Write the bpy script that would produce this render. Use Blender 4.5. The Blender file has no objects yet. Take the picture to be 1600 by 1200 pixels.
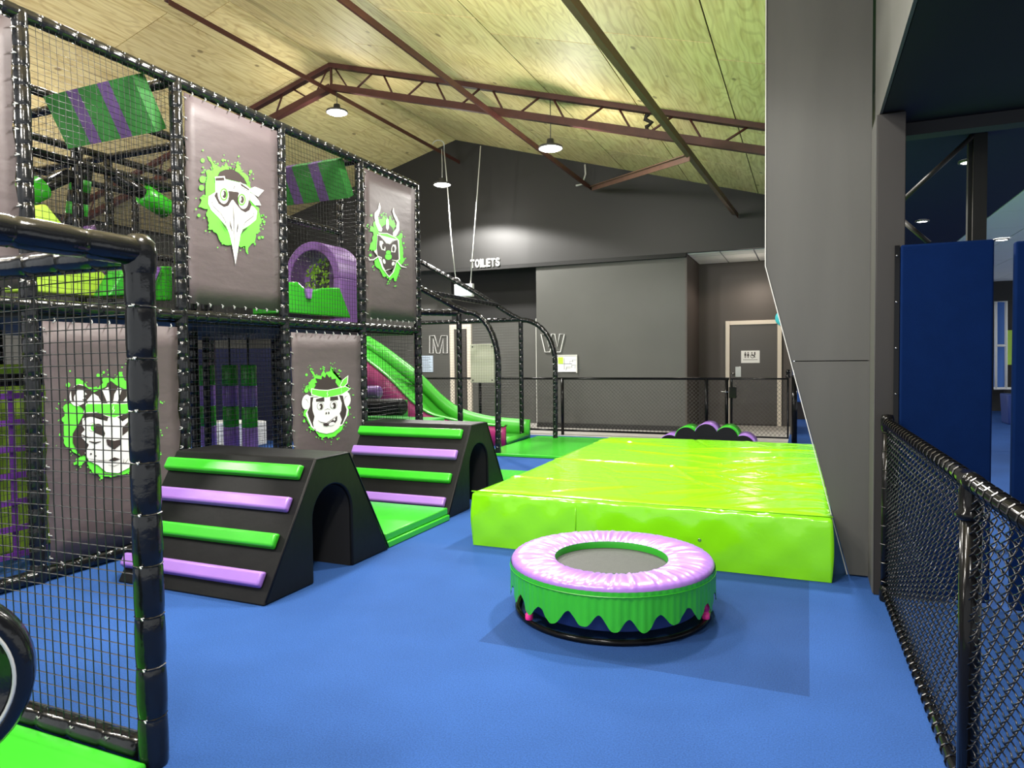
import bpy, math, random
from mathutils import Vector, Matrix
random.seed(7)
S = bpy.context.scene
COL = S.collection
PI = math.pi
# ------------------------------------------------------------------ camera
RM = Matrix(((0.919, -0.004, 0.393), (0.393, 0.037, -0.919), (-0.011, 0.999, 0.036)))
CAMH = 1.45
F = 1080.0
def _ortho():
    a = Vector((462, 44, -F)).normalized()
    b = -Vector((-2540, 12, -F)).normalized()
    b = (b - a * a.dot(b)).normalized()
    c = b.cross(a)
    return Matrix((b, a, c))
RM = _ortho()
cam = bpy.data.cameras.new('camera'); camo = bpy.data.objects.new('camera', cam); COL.objects.link(camo)
camo.matrix_world = Matrix.Translation((0, 0, CAMH)) @ RM.to_4x4()
cam.sensor_width = 36; cam.lens = F / 1600 * 36; cam.clip_start = .02; cam.clip_end = 100
S.camera = camo
# measured points of the photograph turned into points on known planes of the room
def ray(x, y): return RM @ Vector((x - 800, 600 - y, -F))
CC = Vector((0, 0, CAMH))
def onx(x, y, X): d = ray(x, y); return CC + d * (X / d.x)
def ony(x, y, Y): d = ray(x, y); return CC + d * (Y / d.y)
def onz(x, y, Z=0): d = ray(x, y); return CC + d * ((Z - CAMH) / d.z)
# ------------------------------------------------------------------ world and lights
W = bpy.data.worlds.new('world'); S.world = W; W.use_nodes = True
W.node_tree.nodes['Background'].inputs[0].default_value = (.93, .97, 1, 1)
W.node_tree.nodes['Background'].inputs[1].default_value = 1.35
S.view_settings.view_transform = 'Standard'; S.view_settings.look = 'None'
S.view_settings.exposure = 0.0; S.view_settings.gamma = 1; S.view_settings.use_curve_mapping = False
def spot(x, y, z, e, size=155, col=(1, .97, .92), rad=.16, blend=.25):
    l = bpy.data.lights.new('lamp_and_fill_beam', 'SPOT'); l.energy = e; l.spot_size = math.radians(size); l.spot_blend = blend
    l.color = col; l.shadow_soft_size = rad
    o = bpy.data.objects.new('lamp_and_fill_beam', l); COL.objects.link(o); o.location = (x, y, z); return o
HB = [(-7.0, 9.3, 5.40), (-3.35, 9.3, 4.36), (-6.57, 12.0, 4.81)]
spot(-7.0, 9.3, 5.36, 330); spot(-3.35, 9.3, 4.32, 420); spot(-6.57, 12.0, 4.77, 1250, 150, blend=.12)
spot(-3.35, 5.2, 4.9, 560, 150); spot(-.9, 6.4, 4.2, 950, 118); spot(-3.35, 1.2, 4.9, 420); spot(-1.0, 1.6, 4.3, 420); spot(-.2, -.6, 4.0, 260)  # the last spot is added to brighten the foreground floor
spot(-7.0, 5.2, 5.6, 330); spot(-10.5, 7, 4.6, 300); spot(-.9, 14.3, 3.3, 60, 150, (1, .85, .72)); spot(-7.6, 1.2, 5.2, 330)
def glow(x, y, z, e, rad=.2, col=(1, .95, .88)):   # added fill points that brighten the ceiling and recess, no lamps of their own
    l = bpy.data.lights.new('fill_glow', 'POINT'); l.energy = e; l.color = col; l.shadow_soft_size = rad
    o = bpy.data.objects.new('fill_glow', l); COL.objects.link(o); o.location = (x, y, z)
glow(-7.0, 9.3, 5.22, 60, .1); glow(-3.35, 9.3, 4.18, 110, .1); glow(-6.57, 12.0, 4.62, 20, .1)
glow(-3.35, 1.2, 3.6, 330); glow(-1.5, 1.8, 3.5, 170); glow(-7.4, 1.0, 3.9, 300); glow(-3.35, 4.6, 3.9, 210); glow(-10.8, 6, 3.2, 250); glow(-1.0, 14.4, 2.75, 14, .15, (1, .86, .74))
# ------------------------------------------------------------------ materials
def sc(h):
    r = [int(h[i:i+2], 16) / 255 for i in (0, 2, 4)]
    return tuple((c / 12.92 if c <= .04045 else ((c + .055) / 1.055) ** 2.4) for c in r) + (1,)
def mat(name, col, rough=.5, metal=0, bump=0, bscale=40, var=0, vscale=3, coat=0, spec=.5, stretch=(1, 1, 1), emit=0, trans=0, bdist=.002):
    m = bpy.data.materials.new(name); m.use_nodes = True; nt = m.node_tree; b = nt.nodes['Principled BSDF']
    if isinstance(col, str): col = sc(col)
    if len(col) == 3: col = tuple(col) + (1,)
    b.inputs['Base Color'].default_value = col; b.inputs['Roughness'].default_value = rough; b.inputs['Metallic'].default_value = metal
    b.inputs['Specular IOR Level'].default_value = spec
    if coat: b.inputs['Coat Weight'].default_value = coat; b.inputs['Coat Roughness'].default_value = .08
    if emit: b.inputs['Emission Color'].default_value = col; b.inputs['Emission Strength'].default_value = emit
    tc = nt.nodes.new('ShaderNodeTexCoord'); mp = nt.nodes.new('ShaderNodeMapping'); mp.inputs['Scale'].default_value = stretch
    nt.links.new(tc.outputs['Object'], mp.inputs[0])
    if var:
        n = nt.nodes.new('ShaderNodeTexNoise'); n.inputs['Scale'].default_value = vscale; n.inputs['Detail'].default_value = 6
        nt.links.new(mp.outputs[0], n.inputs['Vector'])
        r = nt.nodes.new('ShaderNodeMapRange'); r.inputs[1].default_value = .3; r.inputs[2].default_value = .7
        r.inputs[3].default_value = 1 - var; r.inputs[4].default_value = 1 + var
        nt.links.new(n.outputs[0], r.inputs[0])
        mx = nt.nodes.new('ShaderNodeVectorMath'); mx.operation = 'SCALE'; mx.inputs[0].default_value = col[:3]
        nt.links.new(r.outputs[0], mx.inputs['Scale']); nt.links.new(mx.outputs[0], b.inputs['Base Color'])
    if bump:
        n2 = nt.nodes.new('ShaderNodeTexNoise'); n2.inputs['Scale'].default_value = bscale; n2.inputs['Detail'].default_value = 4
        nt.links.new(mp.outputs[0], n2.inputs['Vector'])
        bp = nt.nodes.new('ShaderNodeBump'); bp.inputs['Strength'].default_value = bump; bp.inputs['Distance'].default_value = bdist
        nt.links.new(n2.outputs[0], bp.inputs['Height']); nt.links.new(bp.outputs[0], b.inputs['Normal'])
    return m
M = {}
M['vinyl'] = mat('black vinyl', (.006, .0065, .0075), .17, bump=.5, bscale=26, spec=.4, bdist=.004)
M['cord'] = mat('black net cord', (.005, .005, .006), .5, spec=.3)
M['cord_lit'] = mat('pale net cord', (.09, .09, .085), .6)
M['tie'] = mat('pale plastic tie', (.30, .31, .31), .3)
M['foamblack'] = mat('matte black foam vinyl', (.0055, .0057, .0062), .42, spec=.16, bump=.25, bscale=8, var=.12, vscale=4, bdist=.01)
M['hole'] = mat('dark tunnel lining', (.004, .004, .0045), .8)
M['green'] = mat('green vinyl', (.032, .37, .016), .27, bump=.2, bscale=7, var=.04, bdist=.01)
M['greend'] = mat('deep green vinyl', (.022, .30, .018), .4, bump=.3, bscale=9, var=.06, bdist=.01)
M['greenc'] = mat('green covered panel', (.009, .11, .011), .8, bump=.6, bscale=120, var=.2, vscale=20)
M['purplec'] = mat('purple covered panel', (.075, .035, .135), .8, bump=.6, bscale=120, var=.2, vscale=20)
M['purple'] = mat('lilac vinyl', (.28, .14, .48), .3, bump=.2, bscale=7, var=.04, bdist=.01)
M['purpled'] = mat('purple vinyl', (.17, .075, .28), .38, bump=.25, bscale=9, bdist=.01)
M['lime'] = mat('lime vinyl', (.19, .60, .006), .16, bump=.5, bscale=5, coat=.15, bdist=.012, stretch=(1, 2.2, 1))
M['limem'] = mat('pale lime panel', (.45, .72, .06), .5, bump=.2, bscale=20)
M['magenta'] = mat('magenta plastic', (.26, .012, .10), .35)
M["slide"] = mat("green slide plastic", (.05, .38, .028), .3, var=.05, bump=.1, bscale=5)
M['banner'] = mat('brown grey banner cloth', (.070, .053, .058), .55, bump=.35, bscale=2.2, var=.05, bdist=.03, stretch=(1, 1, 2.4))
M['pgreen'] = mat('printed green', (.10, .62, .04), .5)
M['pwhite'] = mat('printed white', (.60, .61, .60), .5)
M['pdark'] = mat('printed dark brown', (.028, .018, .018), .5)
M['pgrey'] = mat('printed pale lines', (.22, .22, .22), .5)
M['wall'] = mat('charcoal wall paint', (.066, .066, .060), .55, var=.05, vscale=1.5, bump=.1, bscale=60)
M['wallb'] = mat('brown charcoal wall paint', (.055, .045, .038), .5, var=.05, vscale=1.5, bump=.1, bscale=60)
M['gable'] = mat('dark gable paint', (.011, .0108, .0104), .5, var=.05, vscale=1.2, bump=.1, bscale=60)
M['black'] = mat('flat black', (.006, .006, .006), .7)
M['pillar'] = mat('grey painted board', (.072, .072, .066), .6, spec=.3, var=.07, vscale=1.6, stretch=(3, 3, .5), bump=.2, bscale=50)
M['pillarb'] = mat('brown painted steel', (.022, .020, .018), .5, spec=.3, var=.05)
M['trim'] = mat('pale edge bead', (.5, .5, .47), .5)
M['redsteel'] = mat('red oxide steel', (.068, .019, .016), .5, var=.2, vscale=6, bump=.3, bscale=60)
M['dusty'] = mat('dusty brown steel', (.15, .075, .05), .6, var=.15, vscale=5)
M['cream'] = mat('cream door frame paint', (.62, .56, .47), .4)
M['door'] = mat('brown door paint', (.05, .043, .038), .38, var=.04)
M['steel'] = mat('brushed steel', (.35, .35, .34), .3, metal=1)
M['black_metal'] = mat('black powder coat', (.005, .005, .0055), .13, spec=.14)
M['wire'] = mat('black coated wire', (.006, .006, .007), .25, spec=.4)
M['wiregrey'] = mat('dull fence wire', (.05, .05, .046), .4)
M['navy'] = mat('navy padded fabric', (.001, .009, .047), .9, spec=.06, bump=.4, bscale=150, var=.06, vscale=8)
M['navyc'] = mat('navy ceiling paint', (.006, .008, .030), .7, spec=.2)
M['soffit'] = mat('dark soffit board', (.010, .011, .013), .7, spec=.2, var=.1, vscale=1)
M['tile'] = mat('ceiling tile', (.55, .56, .54), .9, bump=.2, bscale=120)
M['concrete'] = mat('pale concrete', (.42, .40, .37), .6, var=.12, vscale=8, bump=.2)
M['white'] = mat('white paint', (.75, .75, .73), .5)
M['paper'] = mat('pale blue notice paper', (.48, .58, .70), .4)
M['ink'] = mat('grey ink', (.10, .12, .15), .5)
M['board'] = mat('cream notice board', (.38, .38, .30), .5, bump=.4, bscale=140, var=.1, vscale=90)
M['lamp'] = mat('lit lamp lens', (1, .98, .93), .4, emit=14)
M['lampbody'] = mat('lamp housing', (.05, .05, .05), .4)
M['pink'] = mat('pink plastic foot', (.85, .03, .28), .4)
M['rope'] = mat('white rope', (.5, .5, .47), .7)
M['teal'] = mat('teal sign face', (.05, .55, .65), .4)
M['bluepad'] = mat('bright blue padding', (.05, .16, .50), .6)
M['benchblue'] = mat('royal blue bench vinyl', (.006, .028, .16), .5)
M['webbing'] = mat('purple webbing', (.12, .025, .26), .6, bump=.3, bscale=60)
M['leaf'] = mat('lime leaf pattern', (.22, .45, .02), .6, var=.5, vscale=14)
# lilac pad wrinkles come from geometry; the trampoline bed has its own weave
M['bed'] = mat('grey trampoline weave', (.026, .03, .027), .6, bump=.7, bscale=160, var=.25, vscale=60)
# carpet
def carpet():
    m = mat('royal blue carpet', (.016, .082, .37), .9, bump=.7, bscale=260, spec=.15, bdist=.004)
    nt = m.node_tree; b = nt.nodes['Principled BSDF']; tc = nt.nodes['Texture Coordinate']
    n = nt.nodes.new('ShaderNodeTexNoise'); n.inputs['Scale'].default_value = 150; n.inputs['Detail'].default_value = 3
    n2 = nt.nodes.new('ShaderNodeTexNoise'); n2.inputs['Scale'].default_value = 1.3; n2.inputs['Detail'].default_value = 5
    nt.links.new(tc.outputs['Object'], n.inputs['Vector']); nt.links.new(tc.outputs['Object'], n2.inputs['Vector'])
    r1 = nt.nodes.new('ShaderNodeMapRange'); r1.inputs[1].default_value = .25; r1.inputs[2].default_value = .75; r1.inputs[3].default_value = .72; r1.inputs[4].default_value = 1.28
    r2 = nt.nodes.new('ShaderNodeMapRange'); r2.inputs[1].default_value = .3; r2.inputs[2].default_value = .7; r2.inputs[3].default_value = .88; r2.inputs[4].default_value = 1.12
    nt.links.new(n.outputs[0], r1.inputs[0]); nt.links.new(n2.outputs[0], r2.inputs[0])
    mu = nt.nodes.new('ShaderNodeMath'); mu.operation = 'MULTIPLY'; nt.links.new(r1.outputs[0], mu.inputs[0]); nt.links.new(r2.outputs[0], mu.inputs[1])
    # darker rectangle of carpet beside the crash mat
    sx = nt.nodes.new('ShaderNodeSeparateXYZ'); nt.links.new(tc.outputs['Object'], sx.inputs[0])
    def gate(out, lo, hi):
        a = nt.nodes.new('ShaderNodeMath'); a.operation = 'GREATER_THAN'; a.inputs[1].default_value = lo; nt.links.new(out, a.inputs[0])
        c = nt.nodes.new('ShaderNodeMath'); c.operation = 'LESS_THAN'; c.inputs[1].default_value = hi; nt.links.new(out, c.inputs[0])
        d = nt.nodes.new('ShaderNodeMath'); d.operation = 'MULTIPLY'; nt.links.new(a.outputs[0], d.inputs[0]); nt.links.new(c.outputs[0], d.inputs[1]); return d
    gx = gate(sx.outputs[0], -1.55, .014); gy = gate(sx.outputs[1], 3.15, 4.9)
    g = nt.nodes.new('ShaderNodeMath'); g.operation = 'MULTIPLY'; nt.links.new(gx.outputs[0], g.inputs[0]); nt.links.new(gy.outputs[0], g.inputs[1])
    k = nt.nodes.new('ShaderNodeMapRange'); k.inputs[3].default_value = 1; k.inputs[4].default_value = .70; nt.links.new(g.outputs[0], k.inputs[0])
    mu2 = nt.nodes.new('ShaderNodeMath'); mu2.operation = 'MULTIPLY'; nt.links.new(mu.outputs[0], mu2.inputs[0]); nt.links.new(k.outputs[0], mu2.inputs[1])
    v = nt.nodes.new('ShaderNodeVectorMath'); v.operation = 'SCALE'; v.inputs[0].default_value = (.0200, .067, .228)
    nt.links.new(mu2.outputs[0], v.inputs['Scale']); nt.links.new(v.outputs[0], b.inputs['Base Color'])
    return m
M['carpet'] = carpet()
def plywood():
    m = bpy.data.materials.new('pine plywood'); m.use_nodes = True; nt = m.node_tree; b = nt.nodes['Principled BSDF']
    b.inputs['Roughness'].default_value = .6
    tc = nt.nodes.new('ShaderNodeTexCoord'); oi = nt.nodes.new('ShaderNodeObjectInfo')
    ad = nt.nodes.new('ShaderNodeVectorMath'); ad.operation = 'ADD'
    sc_ = nt.nodes.new('ShaderNodeVectorMath'); sc_.operation = 'SCALE'; sc_.inputs[0].default_value = (37, 53, 0); nt.links.new(oi.outputs['Random'], sc_.inputs['Scale'])
    nt.links.new(tc.outputs['Object'], ad.inputs[0]); nt.links.new(sc_.outputs[0], ad.inputs[1])
    mp = nt.nodes.new('ShaderNodeMapping'); mp.inputs['Scale'].default_value = (2.2, .42, 1); nt.links.new(ad.outputs[0], mp.inputs[0])
    n = nt.nodes.new('ShaderNodeTexNoise'); n.inputs['Scale'].default_value = 1.0; n.inputs['Detail'].default_value = 2.5; n.inputs['Roughness'].default_value = .45
    nt.links.new(mp.outputs[0], n.inputs['Vector'])
    mu = nt.nodes.new('ShaderNodeMath'); mu.operation = 'MULTIPLY'; mu.inputs[1].default_value = 120; nt.links.new(n.outputs[0], mu.inputs[0])
    si = nt.nodes.new('ShaderNodeMath'); si.operation = 'SINE'; nt.links.new(mu.outputs[0], si.inputs[0])
    po = nt.nodes.new('ShaderNodeMapRange'); po.inputs[1].default_value = .25; po.inputs[2].default_value = 1; nt.links.new(si.outputs[0], po.inputs[0])
    fine = nt.nodes.new('ShaderNodeTexNoise'); fine.inputs['Scale'].default_value = 6; fine.inputs['Detail'].default_value = 5
    mp2 = nt.nodes.new('ShaderNodeMapping'); mp2.inputs['Scale'].default_value = (4, .3, 1); nt.links.new(ad.outputs[0], mp2.inputs[0]); nt.links.new(mp2.outputs[0], fine.inputs['Vector'])
    c1 = nt.nodes.new('ShaderNodeMix'); c1.data_type = 'RGBA'; c1.inputs['A'].default_value = (.76, .62, .30, 1); c1.inputs['B'].default_value = (.46, .32, .145, 1)
    f1 = nt.nodes.new('ShaderNodeMath'); f1.operation = 'MULTIPLY'; f1.inputs[1].default_value = .36; nt.links.new(po.outputs[0], f1.inputs[0])
    nt.links.new(f1.outputs[0], c1.inputs['Factor'])
    c2 = nt.nodes.new('ShaderNodeMix'); c2.data_type = 'RGBA'; c2.blend_type = 'MULTIPLY'; c2.inputs['B'].default_value = (.72, .64, .52, 1)
    r = nt.nodes.new('ShaderNodeMapRange'); r.inputs[1].default_value = .42; r.inputs[2].default_value = .75; nt.links.new(fine.outputs[0], r.inputs[0])
    nt.links.new(r.outputs[0], c2.inputs['Factor']); nt.links.new(c1.outputs['Result'], c2.inputs['A'])
    # knots and plugs in rows
    vo = nt.nodes.new('ShaderNodeTexVoronoi'); vo.inputs['Scale'].default_value = 1; vo.inputs['Randomness'].default_value = .8
    mp3 = nt.nodes.new('ShaderNodeMapping'); mp3.inputs['Scale'].default_value = (3.2, 1.9, 1); nt.links.new(ad.outputs[0], mp3.inputs[0]); nt.links.new(mp3.outputs[0], vo.inputs['Vector'])
    kr = nt.nodes.new('ShaderNodeMapRange'); kr.inputs[1].default_value = .11; kr.inputs[2].default_value = .07; kr.inputs[3].default_value = 0; kr.inputs[4].default_value = .7; nt.links.new(vo.outputs['Distance'], kr.inputs[0])
    c3 = nt.nodes.new('ShaderNodeMix'); c3.data_type = 'RGBA'; c3.inputs['B'].default_value = (.14, .085, .035, 1)
    nt.links.new(kr.outputs[0], c3.inputs['Factor']); nt.links.new(c2.outputs['Result'], c3.inputs['A'])
    hr = nt.nodes.new('ShaderNodeMapRange'); hr.inputs[3].default_value = .84; hr.inputs[4].default_value = 1.08; nt.links.new(oi.outputs['Random'], hr.inputs[0])
    v = nt.nodes.new('ShaderNodeVectorMath'); v.operation = 'SCALE'; nt.links.new(c3.outputs['Result'], v.inputs[0]); nt.links.new(hr.outputs[0], v.inputs['Scale'])
    nt.links.new(v.outputs[0], b.inputs['Base Color'])
    return m
M['ply'] = plywood()
# ------------------------------------------------------------------ mesh helpers
class MB:
    def __init__(s): s.v = []; s.f = []; s.m = []; s.sm = []; s.cur = 0; s.smooth = False
    def add(s, vs, fs, smooth=None):
        o = len(s.v); s.v += [tuple(v) for v in vs]
        for f in fs: s.f.append([i + o for i in f]); s.m.append(s.cur); s.sm.append(s.smooth if smooth is None else smooth)
def box(mb, x0, x1, y0, y1, z0, z1):
    v = [(x, y, z) for x in (x0, x1) for y in (y0, y1) for z in (z0, z1)]
    mb.add(v, [(0, 1, 3, 2), (4, 6, 7, 5), (0, 4, 5, 1), (2, 3, 7, 6), (0, 2, 6, 4), (1, 5, 7, 3)], False); return mb
def frame_of(d):
    d = d.normalized(); a = Vector((0, 0, 1)) if abs(d.z) < .9 else Vector((1, 0, 0))
    u = d.cross(a).normalized(); return u, d.cross(u).normalized()
def tube(mb, pts, r, n=8, cap=True, closed=False, rs=None):
    pts = [Vector(p) for p in pts]; N = len(pts); vs = []; u = w = None
    for i, p in enumerate(pts):
        if closed: d = pts[(i + 1) % N] - pts[i - 1]
        else: d = pts[min(i + 1, N - 1)] - pts[max(i - 1, 0)]
        d = d.normalized()
        if u is None: u, w = frame_of(d)
        else:
            u = (u - d * u.dot(d)).normalized(); w = d.cross(u)
        rr = rs[i] if rs else r
        for k in range(n):
            a = 2 * PI * k / n; vs.append(p + u * (math.cos(a) * rr) + w * (math.sin(a) * rr))
    fs = []
    for i in range(N if closed else N - 1):
        j = (i + 1) % N
        for k in range(n): fs.append((i*n+k, i*n+(k+1) % n, j*n+(k+1) % n, j*n+k))
    if cap and not closed: fs.append(tuple(range(n))[::-1]); fs.append(tuple((N-1)*n+k for k in range(n)))
    mb.add(vs, fs, n > 4); return mb
def bar(mb, a, b, w, h, up=Vector((0, 0, 1))):
    a = Vector(a); b = Vector(b); d = (b - a).normalized(); u = d.cross(Vector(up)).normalized(); t = u.cross(d)
    v = [p + u * (sx * w / 2) + t * (sz * h / 2) for p in (a, b) for sx in (-1, 1) for sz in (-1, 1)]
    mb.add(v, [(0, 1, 3, 2), (4, 6, 7, 5), (0, 4, 5, 1), (2, 3, 7, 6), (0, 2, 6, 4), (1, 5, 7, 3)], False); return mb
def prism(mb, poly, axis, a, b):
    def P(p, t): return {'x': (t, p[0], p[1]), 'y': (p[0], t, p[1]), 'z': (p[0], p[1], t)}[axis]
    n = len(poly); v = [P(p, a) for p in poly] + [P(p, b) for p in poly]
    mb.add(v, [tuple(range(n)), tuple(range(2*n-1, n-1, -1))] + [(i, i+n, (i+1) % n + n, (i+1) % n) for i in range(n)], False); return mb
def lathe(mb, c, prof, n=48, axis='z', cap=False):
    c = Vector(c); vs = []
    for r, h in prof:
        for k in range(n):
            a = 2*PI*k/n
            if axis == 'z': vs.append(c + Vector((r*math.cos(a), r*math.sin(a), h)))
            elif axis == 'y': vs.append(c + Vector((r*math.cos(a), h, r*math.sin(a))))
            else: vs.append(c + Vector((h, r*math.cos(a), r*math.sin(a))))
    fs = [(i*n+k, i*n+(k+1) % n, (i+1)*n+(k+1) % n, (i+1)*n+k) for i in range(len(prof)-1) for k in range(n)]
    if cap: fs.append(tuple(range(n))[::-1]); fs.append(tuple((len(prof)-1)*n+k for k in range(n)))
    mb.add(vs, fs, True); return mb
WL = {}
def setp(o, label=None, cat=None, group=None, kind=None):
    if label: o['label'] = label
    if cat: o['category'] = cat
    if group: o['group'] = group
    if kind: o['kind'] = kind
    return o
def thing(name, label, cat, loc=(0, 0, 0), group=None, parent=None, kind=None):
    o = bpy.data.objects.new(name, None); COL.objects.link(o); o.empty_display_size = .1
    o.location = loc; WL[o.name] = Vector(loc); return setp(o, label, cat, group, kind)
def obj(name, mb, m, parent=None, bevel=0, seg=2, fix=True, origin=None, autos=False, kind=None):
    me = bpy.data.meshes.new(name)
    off = WL.get(parent.name, Vector()) if parent else (Vector(origin) if origin else Vector())
    me.from_pydata([(v[0]-off.x, v[1]-off.y, v[2]-off.z) for v in mb.v], [], mb.f)
    ms = m if isinstance(m, (list, tuple)) else [m]
    for x in ms: me.materials.append(M[x] if isinstance(x, str) else x)
    me.polygons.foreach_set('material_index', mb.m); me.polygons.foreach_set('use_smooth', mb.sm)
    me.validate(); me.update()
    if fix:
        import bmesh
        b = bmesh.new(); b.from_mesh(me); bmesh.ops.recalc_face_normals(b, faces=b.faces); b.to_mesh(me); b.free()
    o = bpy.data.objects.new(name, me); COL.objects.link(o)
    if parent: o.parent = parent; WL[o.name] = off
    else:
        if origin: o.location = origin
        WL[o.name] = off
    if bevel:
        md = o.modifiers.new('bevel', 'BEVEL'); md.width = bevel; md.segments = seg; md.limit_method = 'ANGLE'; md.angle_limit = .6
        for p in me.polygons: p.use_smooth = True
        if hasattr(me, 'set_sharp_from_angle'): me.set_sharp_from_angle(angle=.9)
    if kind: o['kind'] = kind
    return o
def struct(name, mb, m, parent=None, **k):
    o = obj(name, mb, m, parent, **k)
    if not parent: o['kind'] = 'structure'
    return o
def B(*a): return box(MB(), *a)
def dup(o, parent=None, loc=None):
    c = o.copy(); COL.objects.link(c)
    if parent: c.parent = parent
    if loc is not None: c.location = loc
    for ch in [x for x in bpy.data.objects if x.parent == o]: dup(ch, c)
    return c
def piece(name, src, parent, loc):   # copy of one part mesh, shared data
    c = bpy.data.objects.new(name, src.data); COL.objects.link(c); c.parent = parent; c.location = loc; return c
def padded(mb, a, b, r=.05, step=.125, n=12):
    a = Vector(a); b = Vector(b); L = (b-a).length; k = max(1, round(L/step)); s = L/k; pts = []; rs = []
    d = (b-a)/L
    for i in range(k):
        j = random.uniform(.985, 1.015)
        for t, q in ((0, .90), (.05, .975), (.3, 1.01*j), (.7, 1.01*j), (.95, .975)): pts.append(a+d*(s*(i+t))); rs.append(r*q)
    pts.append(b); rs.append(r*.84); tube(mb, pts, r, n, rs=rs); return mb
def curve_ties(mb, pts, r=.045, step=.125):
    pts = [Vector(p) for p in pts]; acc = 0; nxt = step
    for a, b in zip(pts, pts[1:]):
        L = (b-a).length
        while nxt < acc+L:
            p = a.lerp(b, (nxt-acc)/L); d = (b-a).normalized(); u, w = frame_of(d)
            mb.cur = 0; tube(mb, [p+u*(math.cos(t)*r)+w*(math.sin(t)*r) for t in [q*PI/4 for q in range(8)]], .0045, 4, closed=True)
            mb.cur = 1; t = Vector((.1, -1, .2)).normalized()*r; tube(mb, [p+t, p+t*1.2, p+t*1.25-d*.008], .0045, 4); nxt += step
        acc += L
CURVES = []
def padded_curve(mb, pts, r=.05, step=.125, n=12):
    pts = [Vector(p) for p in pts]; out = []; rs = []; acc = 0; CURVES.append(pts)
    for i in range(len(pts)-1):
        L = (pts[i+1]-pts[i]).length; m = max(1, int(L/.03))
        for j in range(m):
            p = pts[i].lerp(pts[i+1], j/m); out.append(p); ph = (acc+L*j/m) % step / step
            rs.append(r*(.86 if ph < .12 or ph > .9 else 1.02))
        acc += L
    out.append(pts[-1]); rs.append(r*.9); tube(mb, out, r, n, rs=rs); return mb
def ties(mb, a, b, r=.05, step=.125, out=Vector((1, 0, 0))):
    a = Vector(a); b = Vector(b); L = (b-a).length; k = max(1, round(L/step)); s = L/k; d = (b-a)/L; u, w = frame_of(d)
    for i in range(1, k):
        p = a+d*(s*i); ang0 = random.uniform(0, 6)
        mb.cur = 0; tube(mb, [p+u*(math.cos(t)*(r*.9))+w*(math.sin(t)*(r*.9)) for t in [ang0+q*PI/4 for q in range(8)]], .0035, 4, closed=True); mb.cur = 1
        t = out.normalized()*(r*.95)+d*.004
        tube(mb, [p+t, p+t*1.2+w*.008, p+t*1.22-d*.006], .003, 4)
def net(mb, P0, U, V, lu, lv, cell=.045, r=.0018, sag=0.0, seed=0):
    # rectangular grid of cords spanning P0 + u*U + v*V
    P0 = Vector(P0); U = Vector(U); V = Vector(V); nu = int(round(lu/cell)); nv = int(round(lv/cell)); rnd = random.Random(seed)
    Nn = U.cross(V).normalized()
    ph = rnd.uniform(0, 6)
    def pt(u, v):
        s = math.sin(PI*u/lu)*math.sin(PI*v/lv)
        return P0+U*(u+.006*math.sin(v*9+ph)*(.5+sag*8))+V*(v-sag*math.sin(PI*u/lu)*(.3+.7*v/lv)+.003*math.sin(u*21+ph))+Nn*(.02*s)
    k = 6
    for i in range(1, nu):
        tube(mb, [pt(lu*i/nu, lv*j/k) for j in range(k+1)], r, 3, cap=False)
    for i in range(1, nv):
        tube(mb, [pt(lu*j/k, lv*i/nv) for j in range(k+1)], r, 3, cap=False)
    return mb
# ================================================================== SETTING
XF = -4.68
RX, RZ = -7.1, 6.25; SR, SL = .2885, .268
def roofz(x): return RZ - SR*(x-RX) if x > RX else RZ - SL*(RX-x)
YB = 13.6
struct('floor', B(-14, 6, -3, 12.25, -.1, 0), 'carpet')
mb = MB(); box(mb, -14, -.3, 12.25, 18, -.1, -.001); struct('trim_1', mb, 'concrete')['label'] = 'pale concrete floor beyond the back fence'
struct('trim_2', B(-.3, 8, 12.25, 22, -.1, .002), 'carpet')['label'] = 'blue carpet of the far room seen past the pillar'
# ceiling with its plywood sheets
mb = MB()
for s, x1 in ((SR, 6.0), (SL, -14.0)):
    z1 = roofz(x1)
    v = [(RX, -3, RZ+.03), (x1, -3, z1+.03), (x1, YB+.2, z1+.03), (RX, YB+.2, RZ+.03), (RX, -3, RZ+.12), (x1, -3, z1+.12), (x1, YB+.2, z1+.12), (RX, YB+.2, RZ+.12)]
    mb.add(v, [(0, 1, 2, 3), (7, 6, 5, 4), (0, 4, 5, 1), (3, 2, 6, 7), (1, 5, 6, 2), (0, 3, 7, 4)])
ceil = struct('ceiling', mb, 'black')
def sheet(x0, x1, y0, y1):
    g = .007; a = (x0+g, x1-g); b = (y0+g, y1-g); z = [roofz(a[0]), roofz(a[1])]
    m_ = MB(); cx, cy = (x0+x1)/2, (y0+y1)/2; cz = roofz(cx)
    v = [(a[i]-cx, b[j]-cy, z[i]-cz+h) for h in (0, .018) for i in (0, 1) for j in (0, 1)]
    m_.add(v, [(0, 1, 3, 2), (4, 6, 7, 5), (0, 4, 5, 1), (2, 3, 7, 6), (0, 2, 6, 4), (1, 5, 7, 3)])
    return m_, (cx, cy, cz)
cache = {}
def put_sheet(x0, x1, y0, y1):
    m_, c = sheet(x0, x1, y0, y1); key = (round(x1-x0, 3), round(y1-y0, 3), x0 > RX-.01)
    if key not in cache:
        me = bpy.data.meshes.new('plywood_panel'); me.from_pydata(m_.v, [], m_.f); me.materials.append(M['ply']); me.update(); cache[key] = me
    o = bpy.data.objects.new('plywood_panel', cache[key]); COL.objects.link(o); o.parent = ceil; o.location = c
def column(x0, x1, y_joint, L=2.4):
    ys = [y_joint + k*L for k in range(-8, 8)]; ys = [y for y in ys if -.6 < y < YB]; ys = [-.6]+ys+[YB+.02]
    if ys[1]-ys[0] < .15: ys.pop(1)
    for a, b in zip(ys, ys[1:]):
        if b-a > .05: put_sheet(x0, x1, a, b)
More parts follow.
